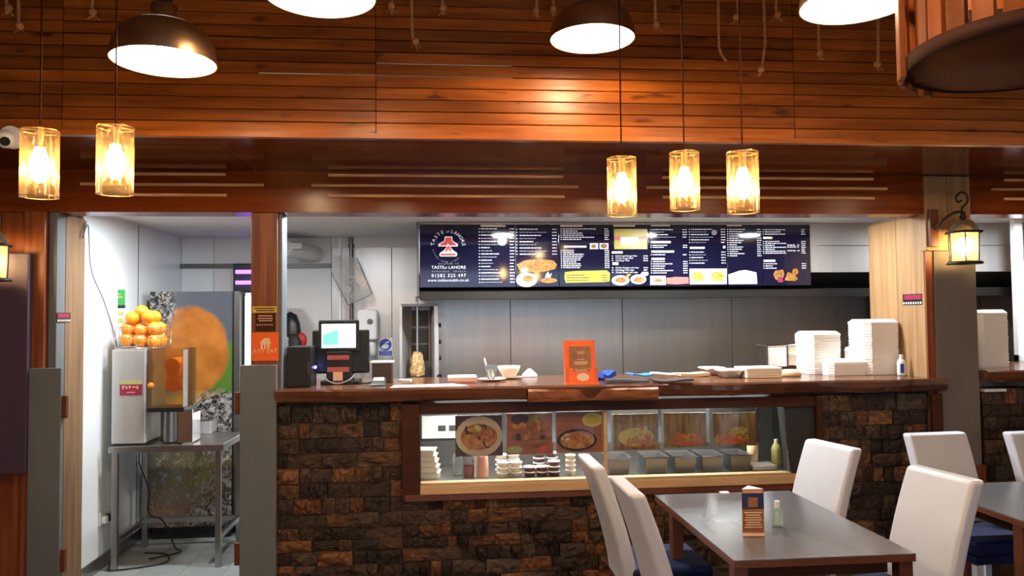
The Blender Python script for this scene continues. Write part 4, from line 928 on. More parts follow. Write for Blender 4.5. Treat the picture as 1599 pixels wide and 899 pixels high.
# ---------------- things on the worktop
a = atz(608, 606, ZT); b_ = atz(733, 603, ZT)
MB().zprism([(a.x, a.y), (b_.x-.06, b_.y-.02), (b_.x, b_.y+.02), (b_.x-.1, b_.y+.2), (a.x+.02, a.y+.18)], ZT, ZT+.004).build('newspaper', 'newsprint', label='flat printed paper along the front edge of the worktop', cat='paper')
a = atz(632, 595, ZT); MB().zprism([(a.x-.045, a.y-.02), (a.x+.04, a.y-.03), (a.x+.05, a.y+.05), (a.x-.03, a.y+.06)], ZT, ZT+.012).build('receipt_pad', 'paper', label='small white receipt pad in front of the kebab grill', cat='paper')
a = atz(722, 598, ZT); np_ = thing('napkin_stack', 'stack of white and peach folded napkins on the worktop', 'napkins', (a.x, a.y+.08, ZT))
MB().box(a.x-.098, a.x+.098, a.y, a.y+.16, ZT, ZT+.026).build('napkins', 'sauce_pink', np_, bevel=.006); MB().box(a.x-.10, a.x+.102, a.y+.004, a.y+.165, ZT+.026, ZT+.046).build('napkins', 'paper', np_, bevel=.008)
a = atz(769, 596, ZT); pl_ = MB().lathe((a.x, a.y+.08, ZT), [(.001, .004), (.06, .004), (.10, .014), (.103, .017), (.098, .018), (.058, .010), (.001, .010)], 28).build('saucer_plate', 'plate', label='flat brown plate under the glass of cutlery', cat='plate')
gl = thing('drinking_glass', 'clear glass holding a white spoon on the brown plate', 'glass', (a.x-.005, a.y+.08, ZT+.011))
MB().lathe((a.x-.005, a.y+.08, ZT+.011), [(.001, .002), (.028, .002), (.030, .04), (.042, .062), (.047, .10), (.044, .10), (.039, .062), (.026, .042), (.025, .008), (.001, .008)], 22).build('bowl', 'clear', gl)
MB().tube([(a.x-.02, a.y+.085, ZT+.03), (a.x-.05, a.y+.095, ZT+.16)], [.005, .007]).build('spoon', 'white_plastic', gl)
a = atz(796, 592, ZT); MB().lathe((a.x+.005, a.y+.06, ZT), [(.001, .004), (.05, .004), (.095, .012), (.097, .015), (.05, .010), (.001, .009)], 24).build('saucer_plate', 'plate', label='brown plate under the cream bowl', cat='plate')
MB().lathe((a.x, a.y+.06, ZT+.0105), [(.001, 0), (.045, 0), (.05, .012), (.075, .05), (.085, .082), (.081, .082), (.07, .05), (.04, .014), (.001, .01)], 28).build('cream_bowl', 'ceramic', label='round cream bowl on the worktop', cat='bowl')
a = atz(828, 589, ZT); MB().prism([(a.x-.055, ZT), (a.x-.052, ZT+.018), (a.x-.008, ZT+.058), (a.x+.012, ZT+.06), (a.x+.055, ZT+.02), (a.x+.056, ZT)], a.y+.02, a.y+.09).build('white_wedge', 'white_plastic', bevel=.004, label='small white plastic wedge right of the cream bowl', cat='holder')
a = atz(909, 600, ZT); lh = thing('leaflet_stand', 'orange countertop stand holding brown menu leaflets', 'leaflet stand', (a.x, a.y+.05, ZT))
T = Matrix.Translation((a.x, a.y, ZT)) @ Matrix.Rotation(math.radians(-9), 4, 'X')
MB().box(-.108, .108, .05, .056, 0, .30, T).build('back_card', 'just_orange', lh)
MB().box(-.085, .085, .0, .004, .004, .085, T).box(-.085, -.055, 0, .004, .085, .11, T).box(.055, .085, 0, .004, .085, .11, T).build('front_pocket', 'just_orange', lh)
for s_ in (-1, 1): MB().box(*sorted((s_*.085, s_*.108)), .0, .05, 0, .11, T).build('pocket_side', 'orange_deep', lh)
MB().box(-.112, .112, -.03, .075, 0, .008, Matrix.Translation((a.x, a.y, ZT))).build('base', 'just_orange', lh)
MB().box(-.068, .07, .02, .045, .03, .255, T).build('leaflets', 'leaflet', lh)
q = MB(); q.prism([(a_*.042+.008, .048+b_*.026) for a_, b_ in [(math.cos(t*.45), math.sin(t*.45)) for t in range(14)]], -.0016, -.0004, T); q.build('pocket_print', 'ceramic', lh)
q = MB()
for zz, w in ((.215, .03), (.205, .02), (.165, .028), (.15, .045), (.142, .05), (.134, .04), (.098, .05), (.088, .042)): q.box(-w+.004, w, .0185, .0195, zz, zz+.004, T)
q.build('lettering', 'peach_print', lh)
# loose paper and menus
a = atz(958, 592, ZT); rnd = random.Random(9)
def sheet(px, py, w, d, rz, h, m, name, lab, cat='leaflet', group=None, z=ZT, curl=.0):
    p_ = atz(px, py, ZT); n = 8; mb = MB(); vs = []
    for i in range(n+1):
        u = i/n-.5; zc = curl*(math.sin(u*5+px)+1)
        for v_, dz in ((-.5, 0), (.5, 0), (.5, h), (-.5, h)): vs.append((u*w, v_*d, zc+dz))
    fs = [(i*4+j, i*4+(j+1) % 4, (i+1)*4+(j+1) % 4, (i+1)*4+j) for i in range(n) for j in range(4)] + [(3, 2, 1, 0), (n*4, n*4+1, n*4+2, n*4+3)]
    mb.add(vs, fs, False, Matrix.Translation((p_.x, p_.y+d*.5, z)) @ Matrix.Rotation(rz, 4, 'Z'))
    return mb.build(name, m, label=lab, cat=cat, group=group)
sheet(948, 594, .10, .14, .3, .035, 'blue_sign', 'blue_bag', 'crumpled dark blue wrapper beside the orange stand', 'wrapper', curl=.015)
sheet(983, 598, .28, .15, -.05, .016, 'gantry', 'menu_leaflets', 'grey pile of menu leaflets nearest the orange stand', 'leaflets', curl=.004)
sheet(1003, 594, .15, .15, .1, .01, 'blue_paper', 'blue_leaflet', 'bright blue folded leaflet on the grey leaflet pile', 'leaflet', z=ZT+.026, curl=.006)
sheet(1055, 598, .26, .16, -.12, .014, 'brown_box', 'menu_leaflets', 'dark pile of folded menus in front of the foil trays', 'leaflets', curl=.007)
sheet(1040, 593, .18, .15, -.2, .006, 'lid', 'menu_leaflet', 'pale grey leaflet topping the dark menus', 'leaflet', z=ZT+.032, curl=.004)
sheet(1086, 588, .22, .13, .05, .022, 'paper_tan', 'paper_bags', 'low pile of tan paper bags behind the dark menus', 'bags', curl=.003)
def foil(px, py, lab):
    a = atz(px, py, ZT); t = thing('foil_tray', lab, 'foil tray', (a.x, a.y+.09, ZT), 'foil trays')
    mb = MB(); n = 28
    def ring(w, d, z): return [(a.x+w*(abs(math.cos(t_))**.5)*math.copysign(1, math.cos(t_))*(1+.02*(i % 2)), a.y+.09+d*(abs(math.sin(t_))**.5)*math.copysign(1, math.sin(t_))*(1+.02*(i % 2)), z) for i, t_ in enumerate([2*math.pi*(k+.5)/n for k in range(n)])]
    R = [ring(.06, .075, ZT), ring(.078, .092, ZT+.048)]; mb.add(R[0]+R[1], [(i, (i+1) % n, n+(i+1) % n, n+i) for i in range(n)] + [tuple(range(n-1, -1, -1))]); mb.build('tray', 'foil', t)
    R = [ring(.088, .10, ZT+.048), ring(.088, .10, ZT+.056)]; mb = MB(); mb.add(R[0]+R[1], [(i, (i+1) % n, n+(i+1) % n, n+i) for i in range(n)] + [tuple(range(n-1, -1, -1)), tuple(range(n, 2*n))]); mb.build('lid', 'paper', t)
foil(1118, 586, 'foil tray with white card lid, left of the pair'); foil(1146, 590, 'foil tray with white card lid, touching the white paper stack')
a = atz(1193, 590, ZT); ps = thing('paper_stack', 'thick white stack of wrapping paper on the worktop', 'paper', (a.x, a.y+.12, ZT))
for i in range(4): MB().box(a.x-.125+rnd.uniform(-.005, .005), a.x+.14+rnd.uniform(-.005, .005), a.y+rnd.uniform(0, .006), a.y+.24, ZT+i*.018, ZT+i*.018+.017).build('ream', 'paper' if i == 3 else 'ceramic', ps, bevel=.003)  # lower reams tinted cream for the warm shade on the stack front
a = atz(1241, 588, ZT); MB().lathe((a.x, a.y+.07, ZT), [(.001, 0), (.075, 0), (.08, .012), (.07, .038), (.05, .048), (.001, .05)], 18, sy=.8).build('bread_roll_wrap', 'paper_tan', label='low rounded tan paper parcel right of the paper stack', cat='parcel')
# chrome cabinet
a = atz(1232, 582, ZT); Yq = a.y; hxx0 = xw(1197, Yq, 560); hxx1 = xw(1266, Yq, 560); hzt = at(1232, 537, Yq).z
cb = thing('napkin_cabinet', 'small chrome and glass cabinet in front of the shorter foam stack', 'cabinet', ((hxx0+hxx1)/2, Yq+.1, ZT))
MB().box(hxx0, hxx1, Yq, Yq+.2, hzt-.012, hzt).build('top', 'chrome', cb, bevel=.003); MB().box(hxx0, hxx1, Yq, Yq+.2, ZT, ZT+.05).build('base', 'dark_wood', cb)
xm_ = xw(1230, Yq, 560)
for x in (hxx0+.006, xm_, hxx1-.006): MB().box(x-.006, x+.006, Yq, Yq+.012, ZT+.05, hzt-.012).build('upright', 'gantry', cb)
MB().box(hxx0+.012, xw(1215, Yq, 560), Yq+.004, Yq+.01, ZT+.05, hzt-.012).build('side_pane', 'lid', cb)
MB().box(xw(1215, Yq, 560), xm_-.006, Yq+.004, Yq+.01, ZT+.05, hzt-.012).build('front_pane', 'foam', cb)
zz = (ZT+.05+hzt)/2
for z0, z1 in ((ZT+.054, zz-.006), (zz+.004, hzt-.016)): MB().box(xm_+.008, hxx1-.014, Yq+.01, Yq+.17, z0, z1).build('napkin_pack', 'ceramic', cb, bevel=.005)
MB().box(xm_, hxx1, Yq, Yq+.18, zz-.005, zz+.003).build('shelf', 'chrome', cb)
# foam boxes: every box of every stack is one thing
def octa(w, d, c): return [(-w/2+c, -d/2), (w/2-c, -d/2), (w/2, -d/2+c), (w/2, d/2-c), (w/2-c, d/2), (-w/2+c, d/2), (-w/2, d/2-c), (-w/2, -d/2+c)]
def foam_mesh(w, d, h, lip, c):
    mb = MB(); R = [(octa(w*.975, d*.975, c), 0), (octa(w*.985, d*.985, c), h-lip), (octa(w, d, c), h-lip), (octa(w, d, c), h)]
    vs = [(x, y, z) for p_, z in R for x, y in p_]; fs = [(k*8+i, k*8+(i+1) % 8, (k+1)*8+(i+1) % 8, (k+1)*8+i) for k in range(3) for i in range(8)] + [tuple(range(7, -1, -1)), tuple(range(24, 32))]
    mb.add(vs, fs); return unit('foam_box', mb, 'foam')
def foam_lid(w, d, h, c):
    mb = MB(); R = [(octa(w*.98, d*.98, c), 0), (octa(w, d, c), h*.3), (octa(w, d, c), h*.6), (octa(w*.84, d*.84, c*.9), h*1.7), (octa(w*.78, d*.78, c*.9), h*1.75)]
    vs = [(x, y, z) for p_, z in R for x, y in p_]; fs = [(k*8+i, k*8+(i+1) % 8, (k+1)*8+(i+1) % 8, (k+1)*8+i) for k in range(4) for i in range(8)] + [tuple(range(7, -1, -1)), tuple(range(32, 40))]
    mb.add(vs, fs); return unit('foam_box', mb, 'foam')
def foam_stack(px, py, w, d, n, pitch_, h, rz, where, zb=None, c=.03, yoff=None):
    zb = ZT if zb is None else zb
    me = foam_mesh(w, d, h, h*.34, c); mel = foam_lid(w, d, h, c); p_ = atz(px, py, zb); rnd = random.Random(int(px))
    for i in range(n):
        o = bpy.data.objects.new('foam_box', mel if i == n-1 else me); COL.objects.link(o); o.location = (p_.x+rnd.uniform(-.002, .002), p_.y+d/2+rnd.uniform(-.002, .002), zb+i*pitch_); o.rotation_euler = (0, 0, rz)
        tag(o, 'white foam takeaway box, %s %s' % ('topmost' if i == n-1 else ('lowest' if i == 0 else ordinal(i)+' from the bottom'), where), 'box', 'foam boxes '+where)
foam_stack(1290, 584, .27, .24, 15, .0203, .02, .1, 'in the stack behind the chrome cabinet')
foam_stack(1381, 585, .29, .26, 19, .0206, .0203, .1, 'in the tallest stack beside the pale pillar', c=.035)
foam_stack(1327, 586, .31, .14, 5, .0205, .02, .06, 'in the low stack between two tall stacks')
foam_stack(1336, 583.5, .09, .10, 9, .0203, .02, .1, 'in the narrow stack behind the low one')
a = atz(1408, 586, ZT); sb = thing('sanitiser_bottle', 'small white pump bottle with blue label against the tallest foam stack', 'bottle', (a.x, a.y+.0, ZT))
MB().lathe((a.x, a.y, ZT), [(.001, 0), (.029, 0), (.031, .005), (.031, .095), (.022, .115), (.012, .12), (.001, .12)], 18, sy=.7).build('body', 'white_plastic', sb)
MB().cyl((a.x, a.y, ZT+.12), (a.x, a.y, ZT+.15), .013).build('cap', 'lid', sb); MB().box(a.x-.022, a.x+.006, a.y-.0235, a.y-.0215, ZT+.02, ZT+.085).build('label_print', 'blue_sign', sb)
a = atz(1436, 585, ZT); MB().lathe((a.x, a.y, ZT), [(.001, 0), (.045, 0), (.052, .012), (.045, .022), (.001, .025)], 16).build('tape_roll', 'paper_tan', label='flat tan roll at the very end of the worktop', cat='roll')
# ---------------- inside the display case
def dsp(px, dy): return Vector((xw(px, YW+dy, 740), YW+dy, ZSH))
trm = MB().box(-.09, .09, -.07, .07, 0, .035).box(-.097, .097, -.077, .077, .03, .037); trm = unit('card_tray', trm, 'ceramic')
for i in range(5):
    p_ = dsp(668+i*1.0, .30); o = bpy.data.objects.new('card_tray', trm); COL.objects.link(o); o.location = (p_.x-.01-.012*i, p_.y, ZSH+i*.039); o.rotation_euler = (0, 0, -.12)
    tag(o, 'cream card tray, %s in the leaning pile inside the case' % ('topmost' if i == 4 else ('lowest' if i == 0 else ordinal(i)+' from the bottom')), 'tray', 'card trays inside the case')
p_ = dsp(715, .3); MB().lathe(p_, [(.001, 0), (.035, 0), (.037, .01), (.037, .14), (.03, .15), (.001, .15)], 18).build('clear_jar', 'clear', label='empty clear jar between card trays and sauce bottles', cat='jar')
for px, lab, mb_ in ((732, 'squat sauce bottle with pink sauce, nearer the card trays', 0), (754, 'sauce bottle with white pump handle inside the case', 1)):
    p_ = dsp(px, .26); t = thing('sauce_bottle', lab, 'bottle', p_, 'sauce bottles in the case')
    MB().lathe(p_, [(.001, 0), (.035, 0), (.036, .06), (.035, .075)], 18).build('sauce', 'sauce_red', t); MB().lathe(p_, [(.038, .0), (.039, .06), (.037, .13), (.03, .155), (.001, .16)], 18).build('body', 'clear' if not mb_ else 'sauce_pink', t)
    if mb_: MB().tube([(p_.x-.055, p_.y-.02, ZSH+.0), (p_.x-.05, p_.y-.02, ZSH+.13), (p_.x-.03, p_.y-.01, ZSH+.165), (p_.x+.01, p_.y, ZSH+.17)], .011).build('pump_handle', 'white_plastic', t)
    else: MB().cyl((p_.x, p_.y, ZSH+.15), (p_.x, p_.y, ZSH+.172), .03).build('cap', 'sauce_pink', t)
def tub(px, dy, n, fill, lab, grp, r=.042, h=.034):
    bm_ = MB().lathe((0, 0, 0), [(.001, 0), (r*.84, 0), (r*.95, h*.8), (r, h*.8)], 18); lm_ = MB().lathe((0, 0, 0), [(r*1.04, h*.8), (r*1.04, h*.98), (r*.9, h), (.001, h)], 18)
    bme = unit('pot', bm_, fill); lme = unit('lid', lm_, 'lid'); p_ = dsp(px, dy)
    for i in range(n):
        t = thing('sauce_tub', '%s, %s' % (lab, ['bottom', 'second up', 'third up', 'top'][i] if n == 4 else (['bottom', 'middle', 'top'][i] if n == 3 else (['lower', 'upper'][i] if n == 2 else 'single'))), 'tub', p_+Vector((0, 0, i*h*1.01)), grp)
        piece(bme, t, ORIG[t.name], name='pot'); piece(lme, t, ORIG[t.name], name='lid')
tub(786, .22, 3, 'cream_tub', 'cream sauce tub in the stack beside the pump bottle', 'cream sauce tubs'); tub(806, .22, 3, 'cream_tub', 'cream sauce tub in the stack nearest the dark tubs', 'cream sauce tubs')
tub(783, .33, 4, 'cream_tub', 'cream sauce tub in the left rear stack', 'cream sauce tubs'); tub(802, .33, 4, 'cream_tub', 'cream sauce tub in the right rear stack', 'cream sauce tubs')
for px, n, w in ((827, 2, 'left'), (846, 2, 'middle'), (865, 3, 'right')): tub(px, .22, n, 'sauce_dark', 'dark sauce tub in the %s front stack' % w, 'dark sauce tubs')
tub(842, .36, 4, 'sauce_dark', 'dark sauce tub in the rear left stack', 'dark sauce tubs'); tub(862, .36, 4, 'sauce_dark', 'dark sauce tub in the rear right stack', 'dark sauce tubs')
tub(891, .24, 4, 'cream_tub', 'pale tub in the lone stack behind the left chair', 'pale tubs', .036)
for i, px in enumerate((962, 1019, 1063, 1105, 1148)):
    p_ = dsp(px, .30); t = thing('steel_food_pan', 'deep steel food pan in the case, %s from the mullion' % ['first', 'second', 'third', 'fourth', 'fifth'][i], 'food pan', p_, 'steel food pans')
    w, d, h = .078, .12, .112; mb = MB()
    o_ = [(-w, -d), (w, -d), (w, d), (-w, d)]; k = .84
    vs = [(p_.x+x*k, p_.y+y*k, ZSH) for x, y in o_]+[(p_.x+x, p_.y+y, ZSH+h) for x, y in o_]+[(p_.x+x*.95, p_.y+y*.95, ZSH+h) for x, y in o_]+[(p_.x+x*k*.95, p_.y+y*k*.95, ZSH+.01) for x, y in o_]
    mb.add(vs, [(3, 2, 1, 0)]+[(a_*4+j, a_*4+(j+1) % 4, (a_+1)*4+(j+1) % 4, (a_+1)*4+j) for a_ in range(3) for j in range(4)]+[(12, 13, 14, 15)]); mb.build('pan', 'pan_steel', t)
    MB().box(p_.x-w*1.12, p_.x+w*1.12, p_.y-d*1.08, p_.y-d, ZSH+h-.004, ZSH+h+.003).box(p_.x-w*1.12, p_.x+w*1.12, p_.y+d, p_.y+d*1.08, ZSH+h-.004, ZSH+h+.003).box(p_.x-w*1.12, p_.x-w, p_.y-d, p_.y+d, ZSH+h-.004, ZSH+h+.003).box(p_.x+w, p_.x+w*1.12, p_.y-d, p_.y+d, ZSH+h-.004, ZSH+h+.003).build('rim', 'chrome', t)
p_ = dsp(1176, .34); MB().lathe(p_, [(.001, .0), (.036, 0), (.042, .20), (.038, .20), (.03, .01), (.001, .01)], 18).build('paper_cup', 'paper_tan', label='tall tan cup stack right of the steel pans', cat='cup')
p_ = dsp(1213, .34); t = thing('squeeze_bottle', 'tall yellowish bottle at the right end of the case', 'bottle', p_)
MB().lathe(p_, [(.001, 0), (.034, 0), (.036, .02), (.036, .12), (.02, .16), (.001, .16)], 18).build('body', 'olive', t); MB().cyl(p_+Vector((0, 0, .16)), p_+Vector((0, 0, .19)), .014).build('cap', 'cream_tub', t)
p_ = dsp(1190, .25); MB().box(p_.x-.10, p_.x+.08, p_.y-.08, p_.y+.1, ZSH, ZSH+.035).build('tray_lid', 'steel', label='flat steel lid lying right of the steel pans', cat='lid', bevel=.006)
# food pictures
YP = YW+.062
mat('pic_dark', (.07, .020, .010), .3, noise=((14, 14, 14), (.12, .035, .014)))
mat('pic_plate', (.66, .46, .32), .3); mat('pic_chicken', (.30, .06, .012), .3, noise=((26, 26, 26), (.62, .24, .05), 5)); mat('pic_kebab', (.20, .050, .014), .3, noise=((18, 18, 60), (.50, .15, .035), 5))
mat('pic_tomato', (.62, .05, .012), .3, noise=((20, 20, 20), (.72, .14, .02))); mat('pic_lemon', (.66, .52, .14), .3); mat('pic_table', (.34, .085, .025), .3, noise=((4, 4, 30), (.44, .13, .04)))
mat('pic_brown', (.20, .085, .035), .22, noise=((40, 40, 6), (.42, .24, .10), 5)); mat('pic_sizzle', (.42, .075, .012), .3, noise=((30, 30, 30), (.78, .36, .06), 5)); mat('pic_gold', (.66, .28, .03), .3, noise=((30, 30, 30), (.45, .12, .02), 4)); mat('pic_char', (.06, .022, .012), .3)  # pic_brown: glare over the right-hand posters, painted as brown streaks
def pic(x0, y0, x1, y1, base, lab):
    q = MB(); pxbox(q, x0, y0, x1, y1, YP, .005); return q.build('food_poster', base, label=lab, cat='poster', group='food posters in the display case')
def el(par, nm, m, px, py, rx, ry, lift, n=24, ang=0):
    c = at(px, py, YP); s_ = .0044; ca, sa = math.cos(ang), math.sin(ang)
    MB().prism([(c.x+s_*(rx*math.cos(t)*ca-ry*math.sin(t)*sa), c.z+s_*(rx*math.cos(t)*sa+ry*math.sin(t)*ca)) for t in [2*math.pi*i/n for i in range(n)]], YP-.0006*lift-.0005, YP-.0006*lift).build(nm, m, par)
def chunks(par, px, py, rx, ry, n, mats, r0, r1, lift, seed):
    rr = random.Random(seed)
    for i in range(n):
        a_ = rr.uniform(0, 6.28); d_ = math.sqrt(rr.random()); el(par, 'food_print', rr.choice(mats), px+rx*d_*math.cos(a_), py-ry*d_*math.sin(a_), rr.uniform(r0, r1), rr.uniform(r0, r1)*.7, lift+i*.25, 9, rr.uniform(0, 3))
o = pic(711, 648, 785, 712, 'pic_dark', 'food poster of a chicken plate, leftmost in the case')
el(o, 'plate_print', 'pic_plate', 748, 681, 35.5, 30.5, 1); el(o, 'food_print', 'pic_chicken', 748, 682, 28, 20, 2); el(o, 'food_print', 'pic_sizzle', 748, 690, 20, 10, 3); chunks(o, 748, 683, 27, 18, 26, ('pic_chicken', 'pic_chicken', 'pic_sizzle', 'pic_gold', 'pic_char'), 3.5, 7.5, 4, 1); el(o, 'food_print', 'pic_lemon', 746, 668, 6, 4, 12, ang=-.6)
o = pic(791, 645, 864, 709, 'pic_table', 'food poster of two long skewered kebabs beside the chicken plate poster')
el(o, 'food_print', 'pic_kebab', 828, 677, 31, 8, 1, ang=.28); el(o, 'food_print', 'pic_kebab', 838, 691, 25, 7, 2, ang=.3); el(o, 'food_print', 'olive', 804, 702, 12, 5.5, 3); el(o, 'food_print', 'pic_tomato', 848, 701, 10, 5, 3, ang=.3); el(o, 'food_print', 'food_green', 836, 653, 10, 5, 2); el(o, 'food_print', 'pic_dark', 812, 654, 14, 8, 2); chunks(o, 830, 665, 26, 5, 8, ('pic_kebab', 'pic_sizzle', 'pic_char'), 4, 8, 3, 2); chunks(o, 830, 682, 26, 6, 10, ('pic_kebab', 'pic_char', 'pic_chicken'), 4, 7, 5, 12)
o = pic(868, 642, 942, 706, 'pic_table', 'food poster of an oval sizzling dish with lemon bowl')
el(o, 'pan_print', 'black_matt', 901, 687, 31, 17, 1); el(o, 'food_print', 'pic_sizzle', 901, 687, 27, 13, 2); el(o, 'food_print', 'pic_chicken', 906, 680, 20, 7, 3); el(o, 'bowl_print', 'pic_lemon', 925, 655, 16, 11, 1); el(o, 'bowl_print', 'gold', 925, 655, 12, 7.5, 2); chunks(o, 901, 687, 23, 9, 16, ('pic_sizzle', 'pic_gold', 'pic_chicken'), 3, 6, 4, 3); chunks(o, 884, 682, 7, 4, 4, ('pic_lemon', 'lid'), 2, 4, 9, 6)
o = pic(957, 646, 1030, 702, 'pic_brown', 'food poster with a bright reflection just right of the mullion')
el(o, 'food_print', 'pic_lemon', 993, 682, 28, 14, 1); el(o, 'food_print', 'pic_sizzle', 1000, 692, 22, 6, 2); chunks(o, 995, 682, 28, 13, 20, ('pic_sizzle', 'pic_gold', 'pic_lemon', 'pic_brown'), 3, 8, 3, 4)
o = pic(1036, 644, 1106, 698, 'pic_brown', 'food poster with a red meat platter, second from the right end')
el(o, 'food_print', 'pic_tomato', 1072, 688, 26, 7, 1); el(o, 'food_print', 'pic_sizzle', 1074, 683, 20, 7, 2); chunks(o, 1072, 684, 25, 8, 16, ('pic_sizzle', 'pic_tomato', 'pic_chicken'), 3, 7, 3, 5)
o = pic(1113, 644, 1183, 696, 'pic_brown', 'food poster with red chilli pieces, rightmost in the case')
el(o, 'food_print', 'pic_tomato', 1142, 686, 24, 7, 1); el(o, 'food_print', 'food_green', 1154, 672, 14, 6, 2); el(o, 'food_print', 'pic_tomato', 1128, 683, 7, 4, 3, ang=1); chunks(o, 1144, 684, 27, 8, 18, ('pic_tomato', 'pic_chicken', 'food_green', 'pic_sizzle'), 3, 6, 4, 7)
# ---------------- right-hand hatch
X2 = xpr+.0
c2 = thing('side_counter', 'second stone-faced counter right of the grey pillar', 'counter', (X2+.8, YW+.2, 0))
MB().box(X2+.035, XR-.02, YW+.028, YW+.13, 0, 1.225).build('core', 'black_matt', c2); stones(c2, [(X2+.035, X2+.95, 0, 2)], 1.225, 8)
top = thing('side_worktop', 'short dark worktop on the second counter', 'worktop', (X2+.9, YW+.3, 1.24)); za = at(1560, 578, 5.0).z
slab(X2+.01, XR-.03, 4.985, 5.86, za-.085, za, 'slab', 12)
MB().box(X2+.036, X2+.2, YW-.03, YW+.02, 1.205, 1.224).build('edge_strip', 'lid', top)
foam_stack(1555, 574, .26, .24, 20, .0203, .02, .1, 'in the stack on the second counter', za)
p_ = at(1589, 400, 5.9); hf = thing('hatch_frame', 'white upright frame at the right edge behind the second counter', 'frame', (p_.x, 5.9, za))
MB().box(p_.x-.02, p_.x+.05, 5.9, 5.95, za, ZC-.002).build('upright', 'white_plastic', hf); MB().box(p_.x-.02, p_.x+.8, 5.88, 5.95, za, za+.05).build('base_rail', 'white_plastic', hf)
cbn = thing('steel_cabinet', 'tall dark grey cabinet in the kitchen behind the second counter', 'cabinet', (4.9, 7.0, 0))
MB().box(4.25, 5.6, 6.6, 7.3, 0, 1.93).build('body', 'gantry', cbn, bevel=.01); MB().box(4.9, 4.906, 6.594, 6.6, .1, 1.9).build('door_gap', 'black', cbn)
# ---------------- wall lanterns
def lantern(px, py, Yw, lab, power):
    c = at(px, py, Yw-.14); x, y, z = c; t = thing('wall_lantern', lab, 'lantern', (x, y, z-.15), 'wall lanterns')
    MB().box(x-.165, x-.10, Yw-.028, Yw-.001, z-.02, z+.24).build('wall_plate', 'table_edge', t, bevel=.004)
    MB().tube(sm_path([(x-.13, Yw-.03, z+.10), (x-.11, Yw-.10, z+.16), (x-.06, Yw-.13, z+.20), (x-.01, y, z+.21)]), .009, 8).build('arm', 'iron', t)
    MB().tube(sm_path([(x, y, z+.19), (x-.004, y, z+.235), (x+.035, y, z+.275), (x+.03, y, z+.325), (x-.012, y, z+.34), (x-.045, y, z+.31), (x-.035, y, z+.275), (x-.008, y, z+.285)]), .007, 8).build('scroll', 'iron', t)
    MB().lathe((x, y, z+.15), [(.001, .06), (.016, .055), (.012, .04), (.024, .02), (.014, .0), (.001, 0)], 14).build('finial', 'iron', t)
    MB().lathe((x, y, z+.075), [(.098, 0), (.09, .03), (.06, .065), (.015, .08)], 6).build('roof_glass', 'lantern_glass', t)
    MB().lathe((x, y, z+.06), [(.001, 0), (.125, 0), (.125, .012), (.10, .016), (.001, .016)], 6).build('top_rim', 'iron', t)
    MB().lathe((x, y, z-.15), [(.001, 0), (.125, 0), (.115, .018), (.09, .02), (.001, .02)], 6).build('bottom_rim', 'iron', t)
    MB().lathe((x, y, z-.132), [(.092, 0), (.098, .192)], 6).build('glass', 'lantern_glass', t)
    for i in range(6):
        a_ = 2*math.pi*i/6; MB().tube([(x+.093*math.cos(a_), y+.093*math.sin(a_), z-.132), (x+.099*math.cos(a_), y+.099*math.sin(a_), z+.06)], .0045, 5).build('bar', 'iron', t)
    MB().sphere((x, y, z-.03), .048, 14, 10, 1.3).build('bulb', 'bulb', t); MB().cyl((x, y, z-.13), (x, y, z-.06), .014).build('candle', 'ceramic', t)
    light('POINT', 'lantern_glow', (0, -.0, .12), power, WARM2, t, size=.04)
    return t
lantern(1505, 378, YW-.05, 'iron and glass wall lantern glowing on the right pillar', P_LANT)
lantern(-14, 400, YW-.1, 'wall lantern glowing at the far left edge', P_LANT*.7)
# ---------------- security camera on the header
c = at(9, 206, YW-.09); sc = thing('security_camera', 'white dome security camera on the header at the left edge', 'camera', (c.x, YW-.08, c.z-.1))
c = at(9, 217, YB-.07); ORIG[sc.name] = Vector((c.x, c.y, c.z)); sc.location = (c.x, c.y, c.z)
MB().cyl((c.x, YB-.035, c.z+.02), (c.x, YB-.001, c.z+.02), .055, n=20).build('base', 'white_plastic', sc, bevel=.005)
MB().sphere((c.x, c.y, c.z), .045, 18, 12).build('ball', 'white_plastic', sc)
MB().cyl((c.x+.012, c.y-.028, c.z-.014), (c.x+.019, c.y-.042, c.z-.022), .022, n=16).build('lens', 'black', sc)
# ================================================================== DINING FURNITURE
def table(x0, x1, y0, y1, lab):
    z = .75; t = thing('dining_table', lab, 'table', ((x0+x1)/2, (y0+y1)/2, 0), 'dining tables')
    MB().box(x0, x1, y0, y1, z-.004, z).build('table_top', 'table_top', t); MB().box(x0, x1, y0, y1, z-.034, z-.004).build('edge_band', 'table_edge', t, bevel=.002)
    MB().box(x0+.08, x1-.08, y0+.08, y0+.10, z-.10, z-.034).box(x0+.08, x1-.08, y1-.10, y1-.08, z-.10, z-.034).box(x0+.08, x0+.10, y0+.10, y1-.10, z-.10, z-.034).box(x1-.10, x1-.08, y0+.10, y1-.10, z-.10, z-.034).build('apron', 'dark_wood', t)
    for x in (x0+.035, x1-.035):
        for y in (y0+.045, y1-.28): MB().box(x-.03, x+.03, y-.03, y+.03, 0, z-.034).build('leg', 'table_edge', t, bevel=.003)
table(1.195, 1.985, 3.105, 4.29, 'dark dining table carrying the orange tent card'); table(2.80, 4.0, 3.52, 4.33, 'second dark dining table, cut by the right edge')
